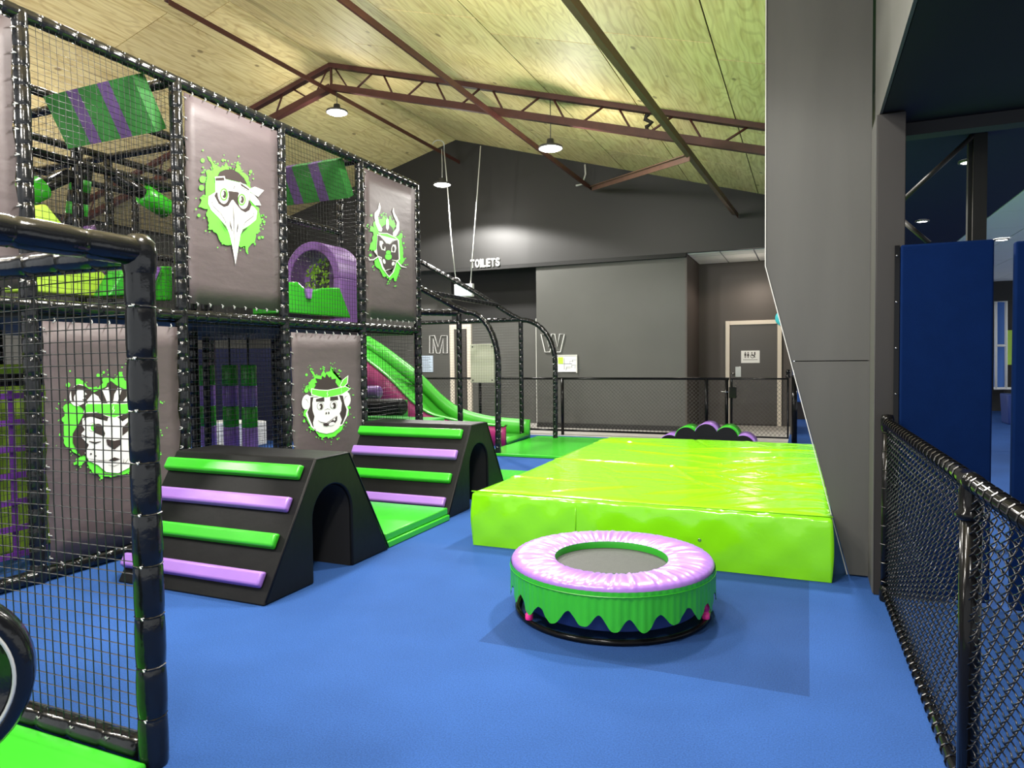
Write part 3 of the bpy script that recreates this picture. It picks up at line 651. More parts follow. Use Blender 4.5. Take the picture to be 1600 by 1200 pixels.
bird = [(W_, [(278, 345), (365, 335), (375, 360), (500, 390), (560, 410), (605, 450), (600, 600), (640, 620), (672, 660), (660, 740), (600, 790), (535, 830), (515, 880), (495, 1000), (468, 1160), (440, 1000), (410, 870), (380, 800), (310, 720), (240, 650), (212, 590), (215, 520), (250, 500), (280, 480)]),
 (D_, [(300, 330), (320, 290), (370, 268), (410, 268), (405, 240), (425, 268), (440, 240), (445, 272), (470, 250), (465, 280), (500, 300), (550, 350), (580, 410), (520, 395), (500, 385), (440, 370), (370, 355), (350, 335)]),
 (D_, [(270, 515), (285, 485), (400, 470), (490, 480), (600, 560), (620, 600), (600, 650), (560, 672), (520, 650), (480, 600), (445, 552), (430, 560), (400, 610), (360, 622), (310, 590)]),
 (W_, ell(352, 500, 52, 92, 18, -.12)), (W_, ell(540, 553, 50, 86, 18, -.05)), (D_, ell(360, 503, 38, 60, 16)), (G_, ell(360, 503, 35, 56, 16)), (W_, ell(358, 503, 25, 44, 14)), (D_, ell(364, 503, 20, 36, 12)), (W_, ell(350, 495, 10, 20, 8)),
 (D_, ell(527, 552, 38, 56, 16)), (G_, ell(527, 552, 35, 52, 16)), (W_, ell(526, 552, 24, 40, 14)), (D_, ell(530, 552, 18, 34, 12)), (W_, ell(514, 545, 10, 20, 8)),
 (W_, [(600, 450), (650, 430), (735, 465), (680, 525), (610, 480)]), (W_, [(605, 485), (650, 510), (690, 560), (710, 605), (650, 605), (610, 560)]), (D_, stroke([(606, 484), (645, 505), (690, 560), (708, 604)], 2.5)),
 (W_, [(275, 338), (365, 330), (378, 378), (278, 384)]), (D_, [(279, 350), (358, 342), (366, 372), (282, 376)]), (W_, [(508, 384), (604, 448), (598, 474), (514, 430)]), (D_, [(515, 396), (598, 455), (592, 466), (520, 422)]),
 (D_, stroke([(462, 400), (448, 422), (462, 424), (450, 455)], 4)), (D_, stroke([(448, 570), (452, 700), (462, 1050)], 3)), (D_, stroke([(245, 578), (258, 612), (330, 680), (370, 745), (398, 835)], 2.5)), (D_, stroke([(272, 572), (248, 576), (244, 592)], 2.5)), (D_, stroke([(618, 668), (640, 676), (636, 705), (560, 762), (528, 835)], 2.5)),
 (D_, stroke([(416, 748), (425, 800), (437, 850)], 5)), (D_, stroke([(494, 768), (490, 810), (482, 860)], 5)), (D_, [(318, 735), (372, 800), (398, 860), (366, 812)]), (D_, [(600, 800), (540, 832), (518, 885), (548, 846)])]
emblem(b_bird, (290, 220), 6.0, bird, [(205, 150), (230, 150), (270, 215), (300, 240), (340, 248), (365, 240), (380, 200), (395, 238), (430, 250), (470, 262), (480, 215), (500, 215), (515, 250), (520, 290), (560, 310), (590, 350), (600, 400), (640, 500), (650, 600), (690, 640), (700, 700), (712, 760), (690, 800), (700, 850), (660, 870), (640, 960), (600, 985), (580, 1060), (560, 985), (520, 1000), (500, 985), (470, 1040), (430, 965), (400, 980), (330, 950), (300, 880), (250, 830), (210, 830), (220, 770), (195, 700), (210, 640), (120, 620), (150, 560), (140, 530), (190, 510), (190, 400), (200, 330), (190, 290), (220, 270), (255, 280), (250, 230)], [(160, 185, 18), (160, 362, 30), (150, 440, 24), (125, 700, 14), (690, 910, 13), (722, 905, 11), (350, 182, 12), (610, 290, 14), (735, 760, 12)])
drag = [(D_, [(250, 500), (300, 430), (345, 400), (380, 400), (430, 450), (440, 480), (430, 550), (360, 520)]),
 (W_, [(262, 130), (280, 190), (270, 240), (245, 310), (260, 390), (300, 460), (290, 495), (255, 490), (215, 400), (200, 310), (205, 260), (245, 215)]), (W_, [(440, 195), (425, 240), (440, 300), (480, 380), (470, 460), (430, 510), (435, 545), (470, 555), (510, 480), (510, 380), (480, 310), (450, 260)]),
 (D_, stroke([(205, 330), (245, 320)], 2.5)), (D_, stroke([(215, 385), (258, 375)], 2.5)), (D_, stroke([(235, 440), (285, 425)], 2.5)), (D_, stroke([(470, 320), (445, 335)], 2.5)), (D_, stroke([(508, 380), (480, 392)], 2.5)), (D_, stroke([(508, 455), (462, 450)], 2.5)),
 (W_, [(345, 350), (362, 325), (378, 350), (382, 450), (362, 482), (345, 450)]),
 (W_, [(244, 508), (360, 512), (465, 562), (498, 592), (460, 618), (360, 612), (320, 590), (280, 550)]), (G_, [(255, 518), (360, 522), (455, 568), (484, 592), (460, 608), (360, 600), (325, 580), (290, 545)]),
 (W_, [(236, 530), (225, 720), (195, 740), (240, 800), (300, 960), (385, 1070), (445, 1000), (475, 880), (520, 840), (508, 600), (470, 590)]),
 (D_, [(240, 540), (270, 550), (350, 640), (390, 650), (430, 610), (490, 600), (500, 700), (505, 840), (470, 860), (450, 950), (430, 1000), (385, 1050), (350, 1010), (310, 930), (290, 850), (240, 790), (230, 700)]),
 (W_, [(265, 610), (300, 610), (340, 700), (335, 735), (290, 720), (265, 660)]), (D_, ell(312, 680, 18, 38, 10)), (W_, [(412, 700), (430, 655), (465, 660), (475, 700), (460, 755), (410, 750)]), (D_, ell(438, 712, 17, 36, 10)),
 (W_, stroke([(300, 560), (350, 645)], 4)), (W_, stroke([(388, 655), (460, 600)], 4)), (G_, ell(375, 757, 30, 27)), (G_, ell(375, 808, 42, 40)), (D_, stroke([(345, 783), (375, 778), (405, 783)], 2.5)), (W_, ell(322, 868, 17, 32, 12, -.3)), (W_, ell(435, 895, 18, 26, 12, .3)),
 (W_, stroke([(125, 815), (140, 850), (190, 845), (250, 805), (290, 820), (285, 850)], 7)), (W_, stroke([(420, 850), (480, 860), (540, 930), (605, 945)], 7)), (W_, stroke([(318, 945), (335, 985), (370, 970), (425, 965), (428, 995), (442, 955)], 4))]
emblem(b_drag, (560, 300), 8.0, drag, [(255, 350), (300, 340), (320, 290), (340, 330), (390, 340), (395, 290), (410, 340), (450, 380), (465, 420), (440, 470), (480, 560), (540, 510), (550, 560), (535, 590), (560, 700), (555, 800), (575, 860), (550, 890), (520, 930), (510, 1000), (465, 1120), (440, 1070), (405, 1110), (380, 1080), (350, 1050), (310, 1060), (260, 960), (210, 920), (200, 860), (240, 800), (190, 730), (140, 725), (150, 640), (180, 620), (185, 500), (145, 470), (160, 430), (200, 440), (190, 380), (230, 370)], [(162, 292, 14), (170, 470, 24), (290, 290, 12), (150, 790, 16), (565, 640, 12), (230, 890, 24)])
tig = [(W_, ell(205, 300, 85, 112, 18, .3)), (W_, ell(890, 310, 85, 112, 18, -.3)), (D_, [(130, 240), (200, 195), (270, 210), (360, 270), (480, 215), (490, 180), (530, 160), (580, 200), (640, 230), (740, 270), (860, 200), (960, 240), (950, 350), (880, 420), (940, 560), (960, 700), (900, 880), (780, 900), (620, 1070), (480, 1060), (390, 980), (260, 890), (235, 905), (190, 850), (150, 770), (150, 680), (220, 560), (260, 480), (250, 430), (140, 350)]),
 (W_, [(160, 320), (200, 240), (250, 250), (290, 290), (250, 310), (280, 330), (240, 345), (280, 370), (220, 400), (165, 370)]), (W_, [(290, 350), (350, 280), (400, 310), (440, 385), (300, 385)]), (W_, [(440, 250), (500, 220), (530, 385), (495, 385)]), (W_, [(560, 290), (600, 220), (635, 240), (590, 375), (545, 385)]), (W_, [(640, 370), (700, 290), (760, 300), (800, 375)]),
 (W_, [(280, 380), (620, 380), (845, 368), (860, 448), (640, 498), (560, 528), (480, 508), (380, 472), (255, 478)]), (G_, [(285, 387), (620, 387), (838, 376), (850, 440), (640, 490), (560, 520), (480, 500), (380, 465), (262, 470)]), (W_, stroke([(555, 400), (545, 440), (560, 445), (545, 480)], 6)),
 (W_, [(245, 530), (330, 510), (420, 540), (490, 555), (500, 520), (600, 520), (640, 560), (720, 500), (830, 520), (860, 560), (820, 700), (840, 860), (830, 960), (760, 960), (700, 1020), (600, 1070), (480, 1060), (400, 990), (310, 950), (270, 870), (310, 790), (240, 720), (235, 680), (270, 640), (245, 600)]),
 (D_, [(380, 580), (440, 600), (470, 680), (460, 710), (360, 670), (340, 650)]), (W_, ell(345, 615, 50, 50, 16)), (D_, ell(345, 615, 42, 44, 16)), (W_, ell(342, 615, 38, 40, 16)), (G_, ell(355, 618, 28, 34, 14)), (D_, ell(400, 625, 46, 44, 16)), (W_, ell(362, 612, 9, 18, 8)),
 (D_, [(700, 560), (640, 620), (640, 700), (700, 650), (760, 640), (750, 590)]), (D_, [(270, 520), (290, 490), (400, 470), (495, 515), (490, 555), (400, 518), (300, 508), (250, 560)]), (D_, [(600, 515), (720, 460), (840, 440), (840, 470), (700, 520), (620, 540)]),
 (D_, [(480, 735), (500, 735), (560, 750), (625, 735), (632, 780), (560, 838), (490, 790)]), (D_, stroke([(310, 755), (370, 772), (428, 758)], 9)), (D_, [(500, 945), (560, 912), (620, 932), (560, 952)]), (D_, stroke([(300, 925), (420, 945), (500, 942)], 3)), (D_, stroke([(500, 988), (560, 1000), (610, 980)], 3)), (D_, stroke([(655, 930), (650, 965), (670, 970), (700, 925)], 3)), (D_, stroke([(235, 690), (280, 710), (330, 725)], 7)),
 (D_, ell(352, 835, 9, 9, 8)), (D_, ell(330, 880, 10, 10, 8)), (D_, ell(378, 900, 7, 7, 8)), (D_, ell(780, 740, 30, 14, 8))]
emblem(b_tiger, (90, 570), 6.318, tig, [(60, 420), (120, 380), (200, 400), (180, 140), (210, 135), (280, 190), (300, 220), (400, 230), (440, 190), (450, 130), (490, 120), (560, 150), (600, 80), (640, 70), (660, 150), (720, 200), (800, 200), (900, 230), (960, 400), (960, 560), (1000, 620), (990, 680), (940, 700), (960, 850), (900, 980), (760, 1030), (700, 1060), (600, 1095), (430, 1100), (340, 1060), (310, 1000), (290, 920), (240, 990), (160, 990), (180, 940), (230, 900), (150, 860), (60, 770), (65, 700), (60, 560), (70, 500), (60, 450)], [(103, 198, 22), (400, 105, 17), (455, 75, 12), (95, 430, 40), (25, 690, 12), (65, 540, 25), (985, 660, 22), (970, 430, 12), (985, 350, 8), (435, 1115, 14), (525, 1090, 20)])
monk = [(W_, ell(160, 585, 60, 102, 18, .12)), (W_, ell(690, 540, 62, 104, 18, -.12)), (D_, stroke([(130, 545), (165, 550), (190, 600)], 4)), (D_, stroke([(715, 500), (680, 515), (670, 570)], 4)),
 (W_, [(205, 505), (650, 485), (690, 600), (725, 690), (705, 780), (640, 900), (300, 980), (225, 920), (170, 790), (150, 740), (200, 640)]), (D_, [(215, 520), (260, 515), (600, 490), (650, 500), (670, 600), (700, 685), (690, 760), (640, 880), (280, 960), (240, 900), (190, 780), (175, 720), (210, 640)]),
 (W_, [(255, 525), (600, 500), (635, 600), (625, 700), (605, 740), (635, 820), (600, 930), (520, 990), (430, 1010), (330, 990), (260, 930), (250, 860), (270, 780), (245, 700), (240, 600)]),
 (D_, [(255, 418), (290, 350), (270, 335), (310, 320), (280, 265), (365, 280), (370, 230), (410, 260), (430, 205), (470, 260), (490, 235), (500, 280), (560, 270), (550, 320), (600, 390), (430, 425)]),
 (W_, [(225, 400), (330, 418), (440, 423), (560, 398), (680, 368), (752, 405), (705, 448), (630, 488), (540, 508), (430, 532), (330, 518), (225, 488)]), (G_, [(234, 412), (330, 427), (440, 432), (560, 407), (680, 377), (740, 408), (700, 438), (630, 480), (540, 500), (430, 523), (330, 509), (234, 478)]), (W_, [(604, 376), (645, 285), (722, 225), (714, 332), (662, 388)]), (G_, [(614, 370), (652, 292), (713, 240), (705, 330), (660, 378)]), (W_, stroke([(630, 392), (632, 480)], 3)), (W_, stroke([(450, 435), (436, 475), (450, 480), (436, 515)], 4)),
 (D_, [(290, 545), (400, 515), (402, 578), (290, 578)]), (D_, [(480, 515), (580, 505), (590, 555), (480, 568)]), (D_, ell(350, 638, 46, 54, 16)), (W_, ell(350, 640, 42, 50, 16)), (D_, ell(357, 645, 26, 42, 12)), (W_, ell(342, 650, 9, 20, 8)), (D_, ell(525, 622, 46, 54, 16)), (W_, ell(525, 624, 42, 50, 16)), (D_, ell(532, 632, 26, 42, 12)), (W_, ell(516, 636, 9, 20, 8)),
 (D_, stroke([(400, 695), (445, 672), (490, 690)], 3)), (D_, ell(427, 733, 9, 16, 10)), (D_, ell(461, 730, 9, 16, 10)), (D_, stroke([(315, 830), (360, 856), (430, 868), (500, 822), (565, 768)], 4)), (D_, [(385, 872), (450, 868), (480, 850), (530, 810), (575, 768), (572, 830), (530, 880), (430, 908), (395, 900)]), (W_, ell(500, 876, 42, 22, 12, -.3)), (W_, [(520, 815), (545, 800), (550, 825), (530, 835)])]
emblem(b_monk, (460, 560), 8.57, monk, [(230, 480), (190, 400), (135, 440), (150, 390), (200, 370), (190, 330), (220, 300), (270, 260), (210, 160), (240, 165), (290, 230), (360, 240), (390, 150), (405, 200), (440, 180), (480, 180), (490, 120), (510, 130), (515, 190), (590, 210), (585, 260), (620, 300), (700, 330), (710, 400), (750, 400), (700, 440), (740, 480), (730, 760), (690, 800), (650, 870), (640, 950), (590, 1000), (560, 1030), (480, 1060), (430, 1050), (380, 1070), (320, 1030), (290, 970), (240, 960), (190, 930), (210, 900), (160, 800), (120, 750), (150, 680), (200, 600)], [(162, 220, 16), (385, 115, 9), (352, 140, 9), (160, 430, 28), (130, 840, 16), (740, 660, 14), (695, 860, 12), (600, 160, 12), (575, 1080, 10), (370, 1080, 10)])
# ------------------------------------------------------------------ near netted enclosure (part of the same tube frame)
NX, NY = -2.165, 1.735
ne = thing('net_enclosure', 'nearest black padded corner post with netting, left foreground', 'play frame', (NX, NY, 0))
def npad(nm, a, b, r=.052): obj(nm, padded(MB(), a, b, r, .19, 16), 'vinyl', ne)
npad('post', (NX, NY, 0), (NX, NY, 1.83), .05)
npad('rail', (XF+.06, NY, 1.83), (NX-.02, NY, 1.83), .048); npad('rail', (XF+.06, NY, .05), (NX-.05, NY, .05), .045)
obj('rail', padded(MB(), (NX, NY+.02, 1.84), (NX-.01, .2, 1.85), .05, .22, 16), 'vinyl', ne)
lathe(kb := MB(), (NX, NY, 1.83), [(.001, .075), (.03, .07), (.055, .04), (.06, 0), (.055, -.05), (.05, -.07)], 16); obj('corner_cap', kb, 'vinyl', ne)
kb = MB()
ties(kb, (NX, NY, 0), (NX, NY, 1.83), .053, .19, out=Vector((.6, -1, 0))); ties(kb, (NX, NY, 1.84), (NX-.01, .2, 1.85), .053, .22, out=Vector((-1, 0, 0))); ties(kb, (XF, NY, .05), (NX, NY, .05), .048, .19, out=Vector((0, -1, .8)))
obj('cable_ties', kb, ['wire', 'tie'], ne, kind='stuff', fix=False)
fnet((XF+.05, NY-.02, .08), (1, 0, 0), (0, 0, 1), NX-XF-.1, 1.72, 'cord', 5, ne, .0445, .0025, sag=.02)
# two storey frame ties, joined
obj('cable_ties', tmb, ['wire', 'tie'], pf, kind='stuff', fix=False)
# black ring roller, bottom left
c = Vector((-2.62, 1.22, .30)); c = CC+ray(-130, 1083)*(1.95/F); ax = Vector((.80, -.60, 0)).normalized()
mb = MB(); n = 56; prof = [(.225, 0.0), (.235, -.012), (.25, -.016), (.272, -.008), (.283, .012), (.283, .07), (.27, .09), (.2, .10)]
prof = [(r*.97, h) for r, h in prof]
u = Vector((-ax.y, ax.x, 0)); vs = []
for r, h in [(.001, .01), (.215, .01)]+prof:
    for k in range(n): a = 2*PI*k/n; vs.append(c+u*(r*math.cos(a))+Vector((0, 0, 1))*(r*math.sin(a))-ax*h)
mb.add(vs, [(i*n+k, i*n+(k+1) % n, (i+1)*n+(k+1) % n, (i+1)*n+k) for i in range(9) for k in range(n)], True)
t = thing('foam_roller', 'big round black vinyl roller at the lower left corner', 'roller', (c.x, c.y, c.z-.29)); obj('drum', mb, 'vinyl', t)
mb = MB(); tube(mb, [c+u*(.226*math.cos(2*PI*k/n))+Vector((0, 0, 1))*(.226*math.sin(2*PI*k/n))-ax*(-.012) for k in range(n)], .006, 6, closed=True); obj('piping', mb, 'trim', t)
# green mat in front of it
t = setp(obj('floor_mat', B(-4.6, -2.135, -.2, 1.685, .001, .04), 'green', bevel=.012, origin=(-3.3, .8, 0)), 'bright green floor mat in the lower left corner below the net', 'mat')
# ------------------------------------------------------------------ things inside the frame
def striped_panel(y0, label):
    t = thing('striped_panel', label, 'panel', (-5.25, y0, 3.28), 'striped slanted panels high in the frame')
    x0, x1 = -5.80, -4.76; a = Vector((0, y0, 3.65)); b = Vector((0, y0+.2, 3.28)); nrm = Vector((0, .37, .2)).normalized()*.12
    cuts = [0, .27, .40, .62, .75, 1.0]
    for k in range(5):
        xa = x0+(x1-x0)*cuts[k]; xb = x0+(x1-x0)*cuts[k+1]; m_ = MB()
        v = [Vector((x, 0, 0))+p+q for x in (xa, xb) for p in (a, b) for q in (Vector(), nrm)]
        m_.add(v, [(0, 1, 3, 2), (4, 6, 7, 5), (0, 4, 5, 1), (2, 3, 7, 6), (0, 2, 6, 4), (1, 5, 7, 3)])
        o = obj('stripe', m_, 'greenc' if k % 2 == 0 else 'purplec', t); o['label'] = 'green stripe' if k % 2 == 0 else 'purple stripe'
striped_panel(3.80, 'green panel with two purple stripes behind the top left net')
striped_panel(6.30, 'green panel with purple stripes between the bird and dragon banners')
def bag(x, y, z0, z1, r, cols, label, group, tilt=(0, 0), parent=None, n=5, strap=True):
    t = thing('punch_bag', label, 'punch bag', (x, y, z0), group)
    a = Vector((x, y, z0)); b = Vector((x+tilt[0], y+tilt[1], z1))
    for k in range(n):
        p = a.lerp(b, k/n); q = a.lerp(b, (k+1)/n); o = obj('section', tube(MB(), [p, p.lerp(q, .03), p.lerp(q, .97), q], r, 20, rs=[r*.97, r, r, r*.97]), cols[k % 2], t)
        o['label'] = {'purpled': 'purple section', 'greend': 'green section', 'vinyl': 'black section', 'green': 'bright green section', 'purple': 'lilac section'}.get(cols[k % 2])
    if strap: obj('strap', tube(MB(), [b, b+Vector((0, 0, .1)), b+Vector((tilt[0]*.2, tilt[1]*.2, H1-.07-z1 if z1 < 1.8 else H2-.05-z1))], .012, 6), 'black', t)
    return t
for i, (px, lb) in enumerate(((323, 'leftmost of three green and purple banded posts behind the lower net'), (359, 'middle one of three green and purple banded posts behind the lower net'), (388, 'rightmost of three green and purple banded posts behind the lower net'))):
    p = ony(px, 570, 6.9); bag(p.x, 6.9, .33, 1.41, .10, ['purple', 'green'], lb, 'banded posts hanging behind the lower net', n=4)
p = ony(115, 372, 4.9); q = ony(128, 262, 4.9); bag(p.x, 4.9, p.z, q.z, .10, ['greend', 'vinyl'], 'tall bag banded bright green and black behind the top left net', 'bags in the top left bay', (q.x-p.x, 0), n=6)
for (a, b, lb) in (((22, 312), (66, 292), 'green ended black roller behind the net beside the far left post'), ((222, 302), (262, 328), 'green ended black roller behind the net left of the bird banner')):
    A = onx(*a, -5.9); Bq = onx(*b, -5.9); t = thing('bar_roller', lb, 'roller', tuple(A), 'rollers in the top left bay')
    o = obj('sleeve', tube(MB(), [A, A.lerp(Bq, .05), A.lerp(Bq, .95), Bq], .1, 16, rs=[.07, .1, .1, .07]), 'green', t)
    d = (Bq-A).normalized(); s = 1 if A.y < 4.2 else -1
    obj('arm', tube(MB(), [A, Bq+d*.28] if s > 0 else [A-d*.32, Bq], .06, 12), 'vinyl', t)
def slab(name, pts, th, m, label, cat, plane='x', val=-5.3, group=None, bevel=.015):
    P3 = [onx(*p, val) if plane == 'x' else ony(*p, val) for p in pts]; mb = MB()
    poly = [(p.y, max(p.z, H1+.045)) for p in P3] if plane == 'x' else [(p.x, p.z) for p in P3]
    prism(mb, poly, plane, val-th if plane == 'x' else val, val if plane == 'x' else val+th)
    return setp(obj(name, mb, m, origin=tuple(P3[0]), bevel=bevel), label, cat, group)
slab('foam_wedge', [(38, 325), (72, 318), (140, 400), (196, 466), (38, 455)], .25, 'limem', 'pale lime wedge behind the top left net', 'foam wedge', 'x', -5.35)
slab('foam_wedge', [(120, 375), (150, 350), (166, 430), (150, 462), (110, 460)], .2, 'purpled', 'purple wedge behind the banded bag, top left bay', 'foam wedge', 'x', -5.7)
slab('foam_wedge', [(170, 462), (215, 462), (228, 418), (200, 410)], .2, 'greend', 'green foam wedge with sloping edge in the top left bay', 'foam wedge', 'x', -5.1)
slab('foam_wedge', [(232, 470), (270, 470), (270, 416), (254, 416)], .25, 'green', 'green foam wedge beside the bird banner, top left bay', 'foam wedge', 'x', -5.05)
slab('foam_wedge', [(208, 465), (233, 467), (254, 417), (236, 415)], .06, 'purple', 'thin lilac foam wedge between two green ones, top left bay', 'foam wedge', 'x', -5.02)
slab('foam_block', [(450, 441), (466, 440), (474, 448), (482, 456), (506, 450), (531, 449), (549, 497), (452, 489)], .5, 'green', 'bright green foam block with a dipped top before the purple arch', 'foam block', 'x', -5.0)
p = onx(479, 451, -4.99); slab('foam_inlay', [(478, 451), (489, 451), (487, 467), (481, 466)], .03, 'purple', 'small lilac wedge set in the dip of the green foam block', 'foam wedge', 'x', -4.97, bevel=.003)
# purple tunnel arch
YA = 7.2; c = ony(487, 444, YA); t = thing('tunnel_arch', 'purple foam tunnel arch behind the net between bird and dragon banners', 'arch', (c.x, YA, H1))
mb = MB(); vs = []; n = 28; R1, R0 = .44, .34
for k in range(n+1):
    a = PI*1.0*k/n; ca, sa = math.cos(a), math.sin(a)
    for R, y in ((R1, YA), (R1, YA+.5), (R0, YA+.5), (R0, YA)): vs.append((c.x+R*ca, y, c.z+.06+R*1.1*sa))
mb.add(vs, [(4*k+i, 4*k+(i+1) % 4, 4*k+4+(i+1) % 4, 4*k+4+i) for k in range(n) for i in range(4)]+[(0, 1, 2, 3), (4*n+3, 4*n+2, 4*n+1, 4*n)], True)
for s in (-1, 1): box(mb, c.x+(R0 if s > 0 else -R1), c.x+(R1 if s > 0 else -R0), YA, YA+.5, H1+.05, c.z+.06)
obj('arch_ring', mb, 'purpled', t, bevel=.01); obj('lining', B(c.x-.05, c.x+R0, YA+.42, YA+.46, H1+.06, c.z+.35), 'purpled', t)
lp = MB()
rn = random.Random(3)
for k in range(150):
    x = c.x-R0*.95+rn.random()*.36; z = c.z-.25+rn.random()*.62
    if (x-c.x)**2+(z-c.z-.06)**2 > .105: continue
    r = rn.uniform(.02, .04); y = YA+.28+rn.uniform(0, .05); a = rn.uniform(0, 6)
    lp.add([(x+r*math.cos(a), y, z+r*math.sin(a)), (x+.5*r*math.cos(a+1.5), y-.02, z+.5*r*math.sin(a+1.5)), (x-r*math.cos(a), y, z-r*math.sin(a)), (x-.5*r*math.cos(a+1.5), y-.01, z-.5*r*math.sin(a+1.5))], [(0, 1, 2, 3)])
setp(obj('leaf_decoration', lp, 'leaf', origin=(c.x, YA+.3, H1), fix=False), 'lime green leafy decoration seen inside the purple arch', 'plant', kind='stuff')
# webbing net and lime foam at the far left
t = thing('webbing_net', 'purple webbing climbing net at the left edge behind the frame post', 'climbing net', (-5.0, 2.4, 0))
for k in range(9): obj('strap', B(-5.10, -5.085, 1.99+k*.15-.018, 1.99+k*.15+.018, .08, 1.27), 'webbing', t)
for k in range(7): obj('strap', B(-5.085, -5.07, 1.8, 3.25, .12+k*.185-.02, .12+k*.185+.02), 'webbing', t)
t = thing('foam_wall', 'lime padded wall behind the purple webbing net', 'foam wall', (-5.5, 2.4, 0)); obj('pad', B(-5.75, -5.6, 1.7, 4.0, 0, 1.45), 'limem', t, bevel=.02)
obj('rail', padded(MB(), (-5.09, 1.735, 1.34), (-5.09, 3.3, 1.34), .045), 'vinyl', pf)
# bright floor patch and white wall seen through lower bay
struct('wall_inner', B(-13.9, -8.6, 9.9, 10.0, 0, 1.7), 'navyc')
setp(obj('storage_box', B(-9.6, -8.7, 8.9, 9.4, .0, .42), 'white', bevel=.02, origin=(-9, 9, 0)), 'low white box behind the three banded posts', 'box')
setp(obj('floor_mat', B(-9.8, -5.7, 6.4, 8.8, .001, .03), 'bluepad', bevel=.01, origin=(-7.5, 7.5, 0)), 'light blue floor mat under the three banded posts', 'mat')
# ------------------------------------------------------------------ slide with its tube arches
sl = thing('slide', 'wide green plastic slide with magenta underside leaving the play frame', 'slide', (-6, 11, 0))
pr = [(-8.35, 1.86), (-8.07, 1.70), (-7.62, 1.42), (-6.9, .90), (-6.45, .52), (-6.08, .29), (-5.7, .16), (-5.28, .11), (-4.62, .09)]
tp_ = [(-8.35, 2.12), (-8.07, 1.94), (-7.62, 1.68), (-6.9, 1.196), (-6.45, .80), (-6.08, .56), (-5.7, .45), (-5.28, .385), (-4.62, .35)]
def smoothl(p, k=3):
    out = []
    for i in range(len(p)-1):
        p0 = p[max(i-1, 0)]; p1 = p[i]; p2 = p[i+1]; p3 = p[min(i+2, len(p)-1)]
        for j in range(k):
            t = j/k; out.append(tuple(.5*((2*p1[q])+(-p0[q]+p2[q])*t+(2*p0[q]-5*p1[q]+4*p2[q]-p3[q])*t*t+(-p0[q]+3*p1[q]-3*p2[q]+p3[q])*t**3) for q in (0, 1)))
    out.append(p[-1]); return out
def strip(mb, pa, pb, y0, y1):
    n = len(pa); vs = [(p[0], y, p[1]) for y in (y0, y1) for p in pa+pb[::-1]]; N = 2*n
    mb.add(vs, [(i, i+1, N-2-i, N-1-i) for i in range(n-1)]+[(N+i, 2*N-1-i, 2*N-2-i, N+i+1) for i in range(n-1)]+[(i, N+i, N+(i+1) % N, (i+1) % N) for i in range(N)], True)
sp = smoothl(pr); st = smoothl(tp_)
mb = MB(); strip(mb, [(x, z) for x, z in sp], [(x, z-.05) for x, z in sp], 10.56, 11.54); obj('slide_bed', mb, 'slide', sl)
for y0, y1 in ((11.54, 11.62),):
    mb = MB(); strip(mb, st, [(x, z-.35 if z-.35 > .0 else .0) for x, z in st], y0, y1); obj('side_wall', mb, 'slide', sl)
mb = MB(); stn = smoothl([(x, z-(.02 if x < -6 else 0)) for x, z in tp_]); strip(mb, stn, [(x, max(z-.62, .0)) for x, z in stn], 10.46, 10.53); o = obj('side_wall', mb, 'magenta', sl); o['label'] = 'magenta outer side'
mb = MB(); strip(mb, [(x, z+.005) for x, z in stn], [(x, z-.025) for x, z in stn], 10.45, 10.58); obj('side_rim', mb, 'slide', sl)
obj('runout_roll', tube(MB(), [(-4.68, 10.6, .06), (-4.68, 11.5, .06)], .06, 14), 'slide', sl, bevel=0)
ar = thing('tube_arches', 'curved black padded tube frame standing around the slide', 'play frame', (-4.7, 10.4, 0))
yN, yF = 9.42, 11.53
def apost(x, y, z1): obj('post', padded(MB(), (x, y, 0), (x, y, z1), .042), 'vinyl', ar)
def crv(p0, pts, y): 
    return [p0]+pts
def arc(xa, za, xb, zb, y, n=10):  # quarter bend from horizontal to vertical
    return [(xa+(xb-xa)*math.sin(PI/2*k/n), y, zb+(za-zb)*math.cos(PI/2*k/n)) for k in range(n+1)]
a = arc(-4.76, 2.17, -4.25, 1.35, yN); obj('arch', padded_curve(MB(), [(-5.63, yN, 2.60)]+[(-4.95, yN, 2.25)]+a+[(-4.26, yN, .8), (-4.27, yN, .0)], .045), 'vinyl', ar)
a = arc(-4.74, 2.15, -4.10, 1.38, yF); obj('arch', padded_curve(MB(), [(-6.9, yF, 3.38), (-5.69, yF, 2.71), (-4.95, yF, 2.26)]+a+[(-4.10, yF, .7), (-4.11, yF, .0)], .045), 'vinyl', ar)
apost(-4.90, yN, 2.15); apost(-4.75, yF, 2.13)
obj('rail', padded(MB(), (-6.95, yF, 2.16), (-4.8, yF, 2.16), .04), 'vinyl', ar); obj('rail', padded(MB(), (-6.4, yN, 2.24), (-4.9, yN, 2.16), .05), 'vinyl', ar)
obj('rail', padded(MB(), (-5.4, yN, 2.49), (-5.2, yF, 2.43), .04), 'vinyl', ar)
obj('rail', padded(MB(), (-8.2, yF, 3.72), (-6.9, yF, 3.38), .04), 'vinyl', ar); apost(-6.93, yF, 3.35); apost(-7.0, yN, 2.3)
obj('rail', padded(MB(), (-4.28, yN-.02, .04), (-4.6, yN, .04), .04), 'vinyl', ar)
at = MB()
for xyz in (((-4.90, yN, 0), (-4.90, yN, 2.15)), ((-4.75, yF, 0), (-4.75, yF, 2.1)), ((-4.265, yN, 0), (-4.255, yN, 1.3)), ((-4.105, yF, 0), (-4.10, yF, 1.3)), ((-6.95, yF, 2.16), (-4.8, yF, 2.16)), ((-6.9, yF, 3.38), (-5.69, yF, 2.71))): ties(at, *xyz, r=.045, step=.125, out=Vector((.2, -1, 0)))
for c_ in CURVES: curve_ties(at, c_)
